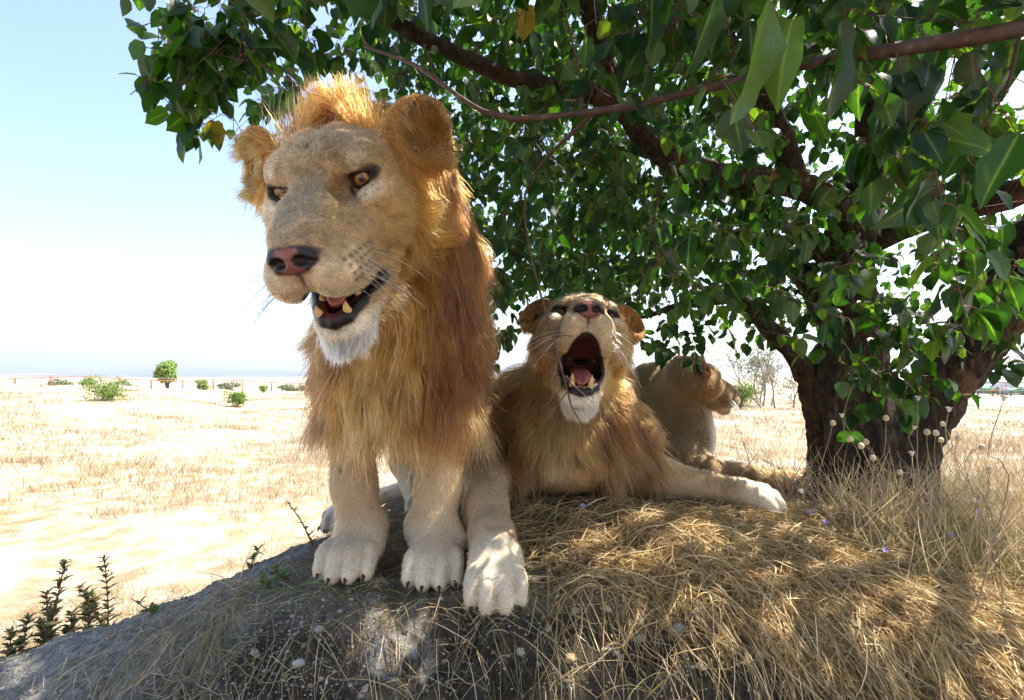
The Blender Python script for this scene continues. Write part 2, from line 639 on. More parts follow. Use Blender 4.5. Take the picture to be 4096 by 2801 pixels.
    for s in S:
        ed = norm([s * .55, ear_fwd, .20]); up = norm([s * .62, -.25, .75]); up = norm(up - ed * (up @ ed))
        sd = np.cross(up, ed)
        A = np.stack([sd, ed, up], 1)
        c = np.array([s * ear[0], ear[1], ear[2]])
        f.ell(c - ed * .002, np.array([.060, .030, .062]) * er, .026, A)
        f.rc(c - ed * .015 - up * .03, c * .6 + np.array([0, -.04, -.01]), .034, .05, .03)
        f.ell(c + ed * .024 + up * .004, np.array([.048, .042, .050]) * er, .008, A, 'd')
        ears.append((c, ed, up, sd))
    V, Q = f.nets()
    N_ = vnormals(V, Q)
    return dict(V=V, Q=Q, N=N_, J=J, Rj=Rj, ears=ears, jaw=jaw, lids=np.array(lids), lips=np.array(lips), carves=carves)

def seg_pts(pts, run, sub):
    """extra points along polylines stored one after the other, each of `run` knots"""
    out = []
    for i in range(0, len(pts), run):
        q = pts[i:i + run]
        for k in range(len(q) - 1):
            for t in np.linspace(0, 1, sub, endpoint=False): out.append(q[k] * (1 - t) + q[k + 1] * t)
        out.append(q[-1])
    return np.array(out)

def near_pts(V, pts):
    d = np.full(len(V), 9.0)
    for p in pts: d = np.minimum(d, ((V - p) ** 2).sum(1))
    return np.sqrt(d)

def head_paint(H, male, mouth_red=1.0, spot=1.0):
    V, Nn = H['V'], H['N']
    x, y, z = V.T
    ax = np.abs(x)
    n1 = vnoise(V, 30, 1); n2 = vnoise(V, 90, 2); n3 = vnoise(V, 12, 3)
    def lerp(c, t, m):
        return c + (np.asarray(t, float)[None] - c) * np.clip(m, 0, 1)[:, None]
    c = np.tile(np.array([.41, .285, .160]), (len(V), 1))
    c = lerp(c, (.34, .262, .175), sstep(z, -.01, .05) * sstep(-y, -.06, .02))             # greyer forehead
    c = lerp(c, (.26, .18, .10), .8 * sstep(n1, .5, .75) * sstep(z, -.06, .0) * sstep(.06 - ax, 0, .03))
    c = lerp(c, (.46, .30, .135), sstep(ax, .075, .12) * .8)                                # warm cheeks
    bridge = sstep(.05 - ax, 0, .025) * sstep(y, .02, .06) * sstep(z, -.088, -.05)
    c = lerp(c, (.27, .205, .130), bridge * .8)
    pad = sstep(y, .055, .10) * sstep(-z, .090, .112)
    c = lerp(c, (.54, .42, .28), pad * .9)
    # light patches round the eyes, dark rims and tear lines
    for s in (-1, 1):
        e, l, v = eye_axes(s); ec = EYE_C * [s, 1, 1]
        q = V - ec - e * .02
        ql, qv, qe = q @ l, q @ v, q @ e
        near = np.abs(qe) < .05
        lo = np.exp(-((ql + .002) / .030) ** 2 - ((qv + .026) / .012) ** 2)
        c = lerp(c, (.66, .56, .42), lo * near * 1.0)
        hi = np.exp(-((ql + .004) / .022) ** 2 - ((qv - .036) / .012) ** 2)
        c = lerp(c, (.60, .49, .33), hi * near * .8)
        bm = np.exp(-((ql + .022) / .010) ** 2 - ((qv - .045) / .020) ** 2)
        c = lerp(c, (.20, .11, .045), bm * near * .8)
        tear = np.exp(-((ql + .028 - .25 * (qv + .02)) / .0055) ** 2) * sstep(-qv, .0, .008) * sstep(.045 + qv, 0, .03)
        c = lerp(c, (.03, .022, .018), tear * near)
    # whisker rows
    for r_ in range(4):
        zz = -.106 - .0125 * r_
        for q_ in range(6):
            yy = .158 - .016 * q_ - .004 * r_
            sp = np.exp(-(((z - zz + .10 * (yy - .13)) / (.0031 * spot)) ** 2 + ((y - yy) / (.0048 * spot)) ** 2))
            c = lerp(c, (.07, .045, .03), sp * (ax > .02))
    # white chin and throat (in jaw space)
    q = (V - HINGE) @ H['Rj'] + HINGE
    chin = sstep(-q[:, 2], .164, .182) * sstep(q[:, 1], .02, .07)
    c = lerp(c, (.74, .66, .54), chin)
    c = lerp(c, (.16, .13, .10), chin * np.exp(-(q[:, 0] / .02) ** 2 - ((q[:, 2] + .177) / .010) ** 2) * sstep(q[:, 1], .12, .14) * .7)
    wet = np.zeros(len(V))
    # nose leather
    nz_ = (ax / .043) ** 2 + ((z + .094 - .10 * ax) / .0235) ** 2
    nose = (1 - sstep(nz_, .86, 1.12)) * sstep(y, .166, .174)
    c = lerp(c, (.27, .095, .085), nose)
    edge = np.clip(sstep(ax, .014, .026) + sstep(nz_, .62, .9) * sstep(z, -.092, -.082) + sstep(n2, .62, .8) * .6 + sstep(.055 - np.hypot(ax - .0165, z + .094) * 4, 0, .02), 0, 1)
    c = lerp(c, (.025, .018, .018), nose * edge)
    wet = np.maximum(wet, nose * .8)
    phil = np.exp(-(x / .0045) ** 2) * sstep(y, .165, .18) * sstep(-z, .108, .118) * (z > -.180)
    c = lerp(c, (.05, .03, .03), phil)
    # mouth: the hollowed surfaces, and dark lips along their edges
    dc = np.full(len(V), 1.0)
    for (cc, rr_, A_) in H['carves']:
        p_ = (V - cc) @ A_
        k0 = np.sqrt(((p_ / rr_) ** 2).sum(1)); k1 = np.sqrt(((p_ / rr_ ** 2) ** 2).sum(1)) + 1e-9
        dc = np.minimum(dc, k0 * (k0 - 1) / k1)
    dl = near_pts(V, seg_pts(H['lips'], 4, 5))
    bw = 0.0 if H['jaw'] < .4 else .004
    lipm = np.maximum(1 - sstep(dc, .006 + bw, .011 + bw), 1 - sstep(dl, .0150, .0185))
    lipm = lipm * (z < -.12) * (y < .185)
    inside = 1 - sstep(dc, .0025, .005)
    cc, rr_, A_ = H['carves'][-1]
    tow = cc - V
    inn = (np.sqrt((((V - cc) @ A_ / rr_) ** 2).sum(1)) < 1.30) & ((Nn * tow).sum(1) > .25 * np.linalg.norm(tow, axis=1)) & (y < .150)
    inside = np.maximum(inside, inn * 1.0); lipm = np.maximum(lipm, inn * 1.0)
    c = lerp(c, np.array([.016, .012, .012]), lipm)
    deep = inside * (ax < .040) * (y > -.06)
    c = lerp(c, np.array([.16, .042, .04]) * mouth_red, deep * .9)
    wet = np.maximum(wet, np.maximum(inside, lipm) * .9)
    rim = 1 - sstep(near_pts(V, seg_pts(H['lids'], 7, 4)), .0075, .0125)
    c = lerp(c, (.016, .012, .010), rim)
    # ears: warm back, dark pit
    bare = np.maximum(wet > .3, 0).astype(float)
    for (ec, ed, up, sd) in H['ears']:
        qe = V - ec
        r_ = np.linalg.norm(qe, axis=1)
        m = sstep(.085 - r_, 0, .02)
        c = lerp(c, (.47, .225, .055), m)
        inner = m * sstep(Nn @ ed, .0, .4)
        c = lerp(c, (.30, .125, .03), inner * .8)
        pit = m * sstep(-(qe @ ed), -.010, .006) * sstep(Nn @ ed, .0, .4) * sstep(.04 - np.hypot(qe @ sd, qe @ up), 0, .02)
        c = lerp(c, (.05, .025, .012), np.clip(pit * 1.4, 0, 1) * .9)
        if not male:
            back = m * sstep(-(Nn @ ed), .2, .5)
            c = lerp(c, (.03, .022, .018), back * .85)
    n4 = vnoise(V, 300, 12)
    spk = sstep(n4, .60, .82) * (1 - wet) * (sstep(z, -.10, -.06) + .25)
    c = lerp(c, (.11, .080, .055), np.clip(spk, 0, 1) * .6)
    c *= (.78 + .44 * n2)[:, None]
    for s in (-1, 1):
        d = np.linalg.norm(V - EYE_C * [s, 1, 1], axis=1)
        bare = np.maximum(bare, (d < .0335) * 1.0)
    H['c'] = np.clip(c, .008, .9); H['wet'] = wet; H['bare'] = bare
    return H

def make_eye(parent, world, s, gaze, iris=(.30, .13, .025)):
    """eyeball with iris and pupil coloured by the angle to the gaze direction"""
    nu, nv = 40, 28
    th = np.linspace(0, math.pi, nv); ph = np.linspace(0, 2 * math.pi, nu, endpoint=False)
    D = np.stack([np.outer(np.sin(th), np.cos(ph)), np.outer(np.sin(th), np.sin(ph)), np.outer(np.cos(th), np.ones(nu))], -1).reshape(-1, 3)
    F = np.array([[i * nu + j, i * nu + (j + 1) % nu, (i + 1) * nu + (j + 1) % nu, (i + 1) * nu + j] for i in range(nv - 1) for j in range(nu)])
    # pole along gaze
    g = norm(gaze); a = norm(np.cross(g, [0, 0, 1.])); b = np.cross(a, g)
    D = D[:, [0]] * a + D[:, [1]] * b + D[:, [2]] * g
    ang = np.degrees(np.arccos(np.clip(D @ g, -1, 1)))
    c = np.tile(np.array([.035, .024, .018]), (len(D), 1))
    ir = (1 - sstep(ang, 33, 37))[:, None]
    rad = (.75 + .6 * vnoise(D, 14, 5))[:, None]
    c = c * (1 - ir) + np.array(iris) * rad * ir
    c *= (1 - .75 * np.exp(-((ang - 34) / 4) ** 2))[:, None]
    pu = (1 - sstep(ang, 12.5, 15))[:, None]
    c = c * (1 - pu) + .004 * pu
    Vl = EYE_C * [s, 1, 1] + D * EYE_R * (1 + .06 * np.exp(-(ang / 30) ** 2))[:, None]
    return obj('eye', mesh_np('eye', world(Vl), F, M_EYE, True, {'col': c}), parent)

def cone_mesh(base, tip, r, bend, mat, name, parent, sides=10):
    g = Geo()
    base, tip = np.asarray(base, float), np.asarray(tip, float)
    ts = np.linspace(0, 1, 8)
    pts = base + (tip - base) * ts[:, None] + np.asarray(bend)[None] * (np.sin(ts * math.pi))[:, None]
    g.tube(pts, r * (1 - ts ** 1.6) ** .75 + .0006, sides)
    return obj(name, g.mesh(name, mat), parent)

def mouth_parts(H, world, parent, tongue_up=0.0, up_len=.05, low=1.0, incis=True):
    J = H['J']
    for s in (-1, 1):
        cone_mesh(world(np.array([s * .027, .150, -.140])), world(np.array([s * .028, .153, -.140 - up_len])), .0095, world(np.array([0, .006, 0])) - world(np.zeros(3)), M_TOOTH, 'tooth', parent)
        cone_mesh(world(J((s * .024, .126, -.164))), world(J((s * .027, .129, -.164 + .046 * low))), .0080, world(np.array([0, .005, 0])) - world(np.zeros(3)), M_TOOTH, 'tooth', parent)
        for q in range(3 if incis else 0):                       # small cutting teeth, each its own
            cone_mesh(world(J((s * (.0035 + .0062 * q), .138 - .0015 * q, -.164))), world(J((s * (.0035 + .0062 * q), .139 - .0015 * q, -.150))), .0034, np.zeros(3), M_TOOTH, 'tooth', parent, 7)
        for q in range(2):
            cone_mesh(world(J((s * (.034 + .005 * q), .085 - .032 * q, -.160))), world(J((s * (.034 + .005 * q), .085 - .032 * q, -.138))), .0085, np.zeros(3), M_TOOTH, 'tooth', parent, 8)
    # tongue: a tapered, grooved slab
    n, k = 16, 14
    V = []
    for i in range(n):
        t = i / (n - 1)
        yy = -.05 + .165 * t
        w = .030 * math.sqrt(max(1 - (max(t - .45, 0) / .58) ** 2.2, .02))
        for a in range(k):
            an = a / k * 2 * math.pi
            xx = math.cos(an) * w
            zz = math.sin(an) * .011 * (1 if t < .9 else .7) - .157 + .018 * math.sin(t * 2.6) + tongue_up * (1 - t)
            if math.sin(an) > 0: zz -= .006 * math.exp(-(xx / .007) ** 2)
            V.append(J((xx, yy, zz)))
    F = [(i * k + a, i * k + (a + 1) % k, (i + 1) * k + (a + 1) % k, (i + 1) * k + a) for i in range(n - 1) for a in range(k)]
    F.append(tuple(range(k))[::-1]); F.append(tuple((n - 1) * k + a for a in range(k)))
    obj('tongue', mesh_np('tongue', world(np.array(V)), F, M_TONGUE), parent)

def whiskers(H, world, parent, n=16):
    roots, dirs = [], []
    for s in (-1, 1):
        for i in range(n):
            r_ = i % 4; q_ = rng.uniform(0, 4.5)
            roots.append((s * (.060 + .012 * (q_ / 4)), .148 - .016 * q_, -.110 - .0125 * r_))
            dirs.append((s * rng.uniform(.7, 1.1), rng.uniform(-.35, .3), rng.uniform(-.75, -.1)))
    root = world(np.array(roots)); d = norm(world(np.array(dirs)) - world(np.zeros(3)))
    L = rng.uniform(.06, .16, len(root))
    k = 8
    pts = np.zeros((len(root), k, 3)); pts[:, 0] = root
    for i in range(1, k):
        d = norm(d + np.array([0, 0, -.10]))
        pts[:, i] = pts[:, i - 1] + d * (L / (k - 1))[:, None]
    rad = np.linspace(.00075, .0002, k)[None].repeat(len(root), 0)
    col = np.where(rng.random((len(root), 1)) < .3, .05, .85) * np.ones((len(root), 3))
    hair_object('whisker', pts, rad, col, M_HAIR, parent)

# ------------------------------------------------------------------ paws
def paw(f, c, fwd, up, size=1.0, lift=0.0):
    """adds a paw to field f; c = centre of the foot on the ground side; returns claw positions"""
    fwd = norm(fwd); up = np.asarray(up, float); up = norm(up - fwd * (up @ fwd)); sd = np.cross(fwd, up)
    A = np.stack([sd, fwd, up], 1)
    W = lambda x, y, z: c + size * (A @ np.array([x, y, z]))
    f.ell(W(0, -.005, .048), np.array([.066, .075, .046]) * size, .03, A)
    f.ell(W(0, -.05, .05), np.array([.055, .05, .05]) * size, .03, A)
    claws = []
    for x, y in ((-.050, .045), (-.018, .066), (.018, .066), (.050, .045)):
        d = norm([x * .5, .1, 0])
        B = A @ np.stack([np.array([d[1], -d[0], 0]), d, [0, 0, 1]], 1)
        f.ell(W(x, y - .022, .048), np.array([.0190, .044, .036]) * size, .007, B)
        f.ell(W(x * 1.03, y + .006, .028), np.array([.0185, .030, .028]) * size, .006, B)
        claws.append((W(x * 1.05, y + .026, .026), W(x * 1.08, y + .040, .011), up))
    return claws

def claw_parts(claws, parent, r=.0055):
    for a, b, up in claws:
        cone_mesh(a, b, r, up * .003, M_CLAW, 'claw', parent, 8)

def HG(c):
    # multiple scattering between strands brightens and bleaches them: the strand itself is deeper in colour
    return np.clip(c, .004, .95) ** 1.30 * np.array([1.02, .86, .68])

def HGF(c):
    return np.clip(c, .004, .95) ** 1.28 * np.array([.96, .86, .72])

# ------------------------------------------------------------------ assembling a lion
def finish_lion(root, name_body, bodyF, head, Rh, th, sc, paintB, furN, maneN, manefn, fur_len=.013, headfur=40000, mane_rad=.00075, nguide=900):
    world = lambda v: np.asarray(v, float) @ (Rh.T * sc) + th
    Vb, Qb = bodyF.nets(); Nb = vnormals(Vb, Qb)
    cb = paintB(Vb, Nb)
    Vh = world(head['V']); Nh = head['N'] @ Rh.T
    V = np.concatenate([Vb, Vh]); Q = np.concatenate([Qb, head['Q'] + len(Vb)])
    Nn = np.concatenate([Nb, Nh])
    c = np.concatenate([cb, head['c']]); wet = np.concatenate([np.zeros(len(Vb)), head['wet']])
    bare = np.concatenate([np.zeros(len(Vb)), head['bare']])
    ish = np.concatenate([np.zeros(len(Vb)), np.ones(len(Vh))])
    loc = np.concatenate([(Vb - th) @ Rh / sc, head['V']])
    body = obj('body', mesh_np('body', V, Q, M_FUR, True, {'col': c, 'wet': wet}), root)
    # --- mane mask, comb, length, colour
    mw, mcomb, mlen, mcol, mlift, mgrav = manefn(V, Nn, loc, ish) if maneN else (np.zeros(len(V)), None, None, None, None, None)
    # --- short coat
    fwd = Rh[:, 1]; 
    wf = (1 - bare) * (1 - .8 * mw)
    # hidden inner overlap of head and neck does not matter; favour the head with finer strands
    comb = np.where(ish[:, None] > .5, -fwd[None] * 1.0 + np.array([0, 0, -.15]) + Rh[:, 0][None] * np.sign(loc[:, [0]]) * .35, np.array([0, .25, -1.0]))
    HEADMASK = ish > .5
    for mask, n, L, rr in ((ish < .5, furN, fur_len, .00048), (HEADMASK, headfur, .0072, .00040)):
        Qi, W = sample_surface(V, Q, wf * mask, n)
        root_p = (V[Qi] * W[..., None]).sum(1); nr = norm((Nn[Qi] * W[..., None]).sum(1))
        cm = (comb[Qi] * W[..., None]).sum(1); cl = (c[Qi] * W[..., None]).sum(1)
        LL = L * rng.uniform(.6, 1.3, n) * (1 + .5 * vnoise(root_p, 9, 4))
        if mask is not HEADMASK: LL *= 1 - .45 * sstep(cl.mean(1), .40, .55)
        if mask is HEADMASK: # shorter on nose and muzzle
            yl = (loc[Qi, 1] * W).sum(1); LL *= 1 - .45 * sstep(yl, .02, .12)
            pl = (loc[Qi] * W[..., None]).sum(1)
            de = np.minimum(np.linalg.norm(pl - EYE_C, axis=1), np.linalg.norm(pl - EYE_C * [-1, 1, 1], axis=1))
            LL *= .35 + .65 * sstep(de, .034, .06)
        st = grow(root_p, nr, cm, LL, 4, .38, .25, .10, rj=.22)
        rd = (rr * np.array([1, .9, .65, .25]))[None] * rng.uniform(.7, 1.3, (n, 1))
        cv = (HGF if mask is HEADMASK else HG)(cl * rng.uniform(.62, 1.4, (n, 1))) * (1 + rng.normal(0, .04, (n, 3)))
        hair_object('head_coat' if mask is HEADMASK else 'coat', st, rd, np.clip(cv, .01, .9), M_HAIR, root)
    if maneN:
        Qi, W = sample_surface(V, Q, mw * (1 - bare), maneN)
        root_p = (V[Qi] * W[..., None]).sum(1); nr = norm((Nn[Qi] * W[..., None]).sum(1))
        g = lambda a: (a[Qi] * (W[..., None] if a.ndim == 2 else W)).sum(1)
        L = g(mlen) * rng.uniform(.55, 1.25, maneN)
        st = grow(root_p, nr, g(mcomb), L, 8, g(mlift), g(mgrav), .13, .85, nguide, .22)
        rd = mane_rad * np.linspace(1, .25, 8)[None] * rng.uniform(.6, 1.3, (maneN, 1))
        cl = g(mcol)
        lock = vnoise(root_p, 38, 21)[:, None]
        pick = rng.random((maneN, 1)) + (lock - .5) * .9
        cl = np.where(pick > .78, cl * .35 + np.array([.46, .27, .10]) * .65, cl)
        cl = np.where(pick < .15, cl * .45, cl)
        cl = HG(cl * rng.uniform(.6, 1.45, (maneN, 1)) * (.75 + .5 * lock))
        hair_object('mane', st, rd, np.clip(cl, .008, .9), M_HAIR, root)
    return body, world

# ------------------------------------------------------------------ standing lion
def lerpc(c, t, m):
    return c + (np.asarray(t, float)[None] - c) * np.clip(m, 0, 1)[:, None]

def lion_standing():
    RH = euler(R(175), R(-25), R(8)); TH = np.array([-.335, .945, .862])
    root = empty('lion', (-.33, 1.45, .01), 'maned lion standing on the mound with its mouth half open', 'lion')
    f = Field((-.80, 1.02, -.18), (.12, 2.95, 1.10), .0085)
    # neck, mane bulk, chest, trunk
    f.rc(P(396, 180, 1.20), P(413, 330, 1.43), .125, .175, .05)
    f.rc(P(372, 150, 1.16), P(420, 260, 1.34), .09, .14, .05)
    f.ell(P(404, 365, 1.46), (.175, .16, .15), .06)
    f.ell(P(364, 360, 1.42), (.085, .10, .11), .05)
    f.ell(P(394, 405, 1.45), (.125, .10, .075), .05)
    f.rc(P(408, 320, 1.60), P(404, 318, 2.45), .205, .20, .08)
    f.ell(P(405, 345, 1.95), (.19, .35, .19), .08)
    f.ell(P(402, 330, 2.55), (.18, .22, .21), .08)
    # forelegs
    f.chain([P(441, 340, 1.62), P(448, 420, 1.55), P(438, 485, 1.51), P(434, 528, 1.475), P(436, 548, 1.455)], [.12, .077, .058, .056, .056], .04)
    f.chain([P(362, 340, 1.62), P(351, 420, 1.55), P(354, 485, 1.51), P(360, 528, 1.475), P(357, 548, 1.455)], [.12, .072, .056, .054, .054], .04)
    f.ell(P(375, 527, 1.50), (.035, .04, .05), .03)
    f.ell(P(417, 527, 1.50), (.035, .04, .05), .03)
    claws = paw(f, np.array([P(355, 560, 1.425)[0], 1.425, .012]), (-.06, -1, -.03), (0, 0, 1), 1.08)
    claws += paw(f, np.array([P(437, 560, 1.415)[0], 1.415, .000]), (.02, -1, -.05), (0, 0, 1), 1.08)
    dew = P(461, 540, 1.44)
    f.rc(P(452, 528, 1.46), dew, .026, .020, .02)
    claws.append((dew + [.004, -.014, -.008], dew + [.008, -.028, -.026], np.array([0, 0, 1.])))
    # hind legs
    f.chain([P(424, 345, 2.5), P(408, 425, 2.32), P(402, 462, 2.55), P(418, 505, 2.42)], [.145, .085, .050, .045], .05)
    claws += paw(f, np.array([P(424, 515, 2.35)[0], 2.34, P(424, 512, 2.34)[2]]), (.05, -1, -.05), (0, 0, 1), .95)
    f.chain([P(386, 345, 2.5), P(368, 425, 2.32), P(356, 478, 2.58), P(344, 515, 2.42)], [.145, .085, .048, .043], .05)
    claws += paw(f, np.array([P(340, 523, 2.35)[0], 2.34, P(340, 526, 2.34)[2]]), (-.05, -1, -.05), (0, 0, 1), .95)
    # tail
    f.chain([P(402, 320, 2.72), P(440, 345, 2.85), P(468, 380, 2.80), P(479, 400, 2.74), P(483, 412, 2.72)], [.04, .025, .019, .018, .03], .02)
    head = head_paint(build_head(R(14), ear=(.170, -.118, .052), er=1.18), True, .9)
    cx = lambda z: -.33 + .09 * sstep(z, .35, .95) * 1.2
    def paint(V, Nn):
        x, y, z = V.T
        n1 = vnoise(V, 7, 1); n2 = vnoise(V, 28, 2)
        c = np.tile(np.array([.45, .315, .185]), (len(V), 1))
        c = lerpc(c, (.37, .235, .12), sstep(n1, .45, .7) * .5)
        c = lerpc(c, (.60, .50, .37), sstep(-z, -.17, -.03))                    # pale feet
        c = lerpc(c, (.52, .44, .33), sstep(y, 2.0, 2.2) * sstep(.22 - z, 0, .1))
        mane = sstep(z, .36, .46) * sstep(1.85 - y, 0, .2)
        c = lerpc(c, (.17, .095, .042), mane * .9)
        tail = sstep(y, 2.55, 2.7) * sstep(x, -.22, -.16)
        c = lerpc(c, (.42, .20, .06), tail)
        c *= (.85 + .3 * n2)[:, None]
        # old scratches on the left foreleg
        u, w, _ = pix(V)
        sc = np.exp(-((u - (341 + (470 - w) * .16)) / 1.1) ** 2) * sstep(w, 446, 452) * sstep(476 - w, 0, 5) * (y < 1.6)
        c = lerpc(c, (.07, .035, .025), sc)
        return np.clip(c, .01, .9)
    def mane(V, Nn, loc, ish):
        x, y, z = V.T
        lx, ly, lz = loc.T
        ax = np.abs(lx)
        # on the head: behind the face, round the ears, under the jaw
        s_ = -(ly + .060) + .55 * (ax - .085) + .25 * (lz - .02) * (lz > .02) * (ax < .08) - .30 * (lz < -.08) * (lz + .08)
        mh = sstep(s_, 0, .03) * (ish > .5)
        under = (ish > .5) * sstep(-lz, .18, .21) * sstep(.05 - ly, 0, .05)
        mh = np.maximum(mh, under)
        mb = (ish < .5) * sstep(z, .385, .47) * sstep(1.80 - y, 0, .2) * sstep(Nn[:, 1] * -1 + .9, 0, .5)
        mb = np.maximum(mb, (ish < .5) * sstep(y, 2.55, 2.7) * sstep(x, -.16, -.12) * .6)
        m = np.clip(mh + mb, 0, 1)
        fwd = RH[:, 1]; rt = RH[:, 0]; up = RH[:, 2]
        top = sstep(lz, .04, .085) * sstep(.125 - ax, 0, .06) * (ish > .5)
        comb = np.tile(np.array([0, .05, -1.0]), (len(V), 1))
        out = np.sign(lx)[:, None] * rt[None]
        comb = np.where((ish > .5)[:, None], -.6 * fwd[None] + out * .5 + np.array([0, 0, -.75]), comb)
        comb = comb * (1 - top[:, None]) + top[:, None] * (up[None] * 1.6 - fwd[None] * .15)
        xr = (x - cx(z)) / .17
        comb = comb + (ish < .5)[:, None] * np.stack([.18 * xr, 0 * x, 0 * x], 1)
        L = np.where(ish > .5, .065 + .06 * sstep(-ly, .09, .18), .125)
        L = L * (1 + .45 * (ish < .5) * sstep(.56 - z, 0, .12)) * (1 - .45 * sstep(z, .75, 1.0) * (ish < .5))
        for (ec, ed, upv, sd) in head['ears']:
            de = np.linalg.norm(loc - ec, axis=1)
            L = np.where((ish > .5) & (de < .075), .022, L)
        L = np.where(top > .3, .075 + .05 * vnoise(V, 30, 8), L)
        lift = np.where(ish > .5, .45, .22)
        lift = np.where(top > .3, .9, lift)
        grav = np.where(top > .3, -.1, np.where(ish > .5, .55, .9))
        n1 = vnoise(V, 11, 6)
        c = np.tile(np.array([.43, .225, .072]), (len(V), 1))                   # golden
        body = (ish < .5).astype(float)
        dark = body * np.clip(sstep(np.abs(xr + .12), .34, .75) + sstep(n1, .55, .8) * .5, 0, 1)
        dark = np.maximum(dark, body * sstep(y, 1.45, 1.6))
        c = lerpc(c, (.17, .080, .026), dark * .92)
        c = lerpc(c, (.50, .34, .17), body * (1 - dark) * sstep(.66 - z, 0, .2) * .9)
        c = lerpc(c, (.55, .40, .22), body * sstep(.47 - z, 0, .06))
        c = lerpc(c, (.74, .66, .53), under * .6)
        c = lerpc(c, (.48, .25, .075), (ish > .5) * .5)
        c = lerpc(c, (.24, .125, .045), top * .8)
        c = lerpc(c, (.45, .20, .05), (y > 2.5) * 1.0)
        return m, comb, L, c, lift, grav
    body, world = finish_lion(root, 'body', f, head, RH, TH, 1.0, paint, 90000, 60000, mane, .008, 60000, nguide=520)
    for s in (-1, 1):
        make_eye(root, world, s, norm([.10 + .38 * s, .92, -.06]), (.30, .125, .025))
    mouth_parts(head, world, root, .022, .012, .62, False)
    whiskers(head, world, root)
    claw_parts(claws, root)
    # chin beard, ear tufts: longer pale hairs
    V, Nn = head['V'], head['N']
    q = (V - HINGE) @ head['Rj'] + HINGE
    extra = []
    wb = sstep(-q[:, 2], .190, .203) * sstep(q[:, 1], .03, .07) * (q[:, 1] < .2)
    for w_, n, L, comb, colr, nm, lift in ((wb, 3500, .050, np.array([0, .05, -1.]), (.76, .68, .56), 'beard', .2),):
        Qi, W = sample_surface(V, head['Q'], w_, n)
        rp = world((V[Qi] * W[..., None]).sum(1)); nr = norm((Nn[Qi] * W[..., None]).sum(1)) @ RH.T
        st = grow(rp, nr, np.tile(comb, (n, 1)), L * rng.uniform(.5, 1.2, n), 6, lift, .5, .1, .6, 150)
        hair_object(nm, st, .0006 * np.linspace(1, .25, 6)[None].repeat(n, 0), np.array(colr) * rng.uniform(.6, 1.2, (n, 1)), M_HAIR, root)
    for (ec, ed, up, sd) in head['ears']:
        w_ = sstep(.07 - np.linalg.norm(V - ec, axis=1), 0, .02)
        n = 2600
        Qi, W = sample_surface(V, head['Q'], w_ * (Nn @ ed > .1), n)
        rp = world((V[Qi] * W[..., None]).sum(1)); nr = norm((Nn[Qi] * W[..., None]).sum(1)) @ RH.T
        cmb = np.tile((ed * .5 - up * .4 + sd * -np.sign(ec[0]) * .3) @ RH.T, (n, 1))
        st = grow(rp, nr, cmb, .046 * rng.uniform(.4, 1.3, n), 6, .5, .4, .18, .8, 70)
        hair_object('ear_tuft', st, .0005 * np.linspace(1, .25, 6)[None].repeat(n, 0), np.array([.42, .18, .045]) * rng.uniform(.4, 1.4, (n, 1)), M_HAIR, root)
    return root

lion_standing()
print('standing lion', round(time.time() - T0, 1))

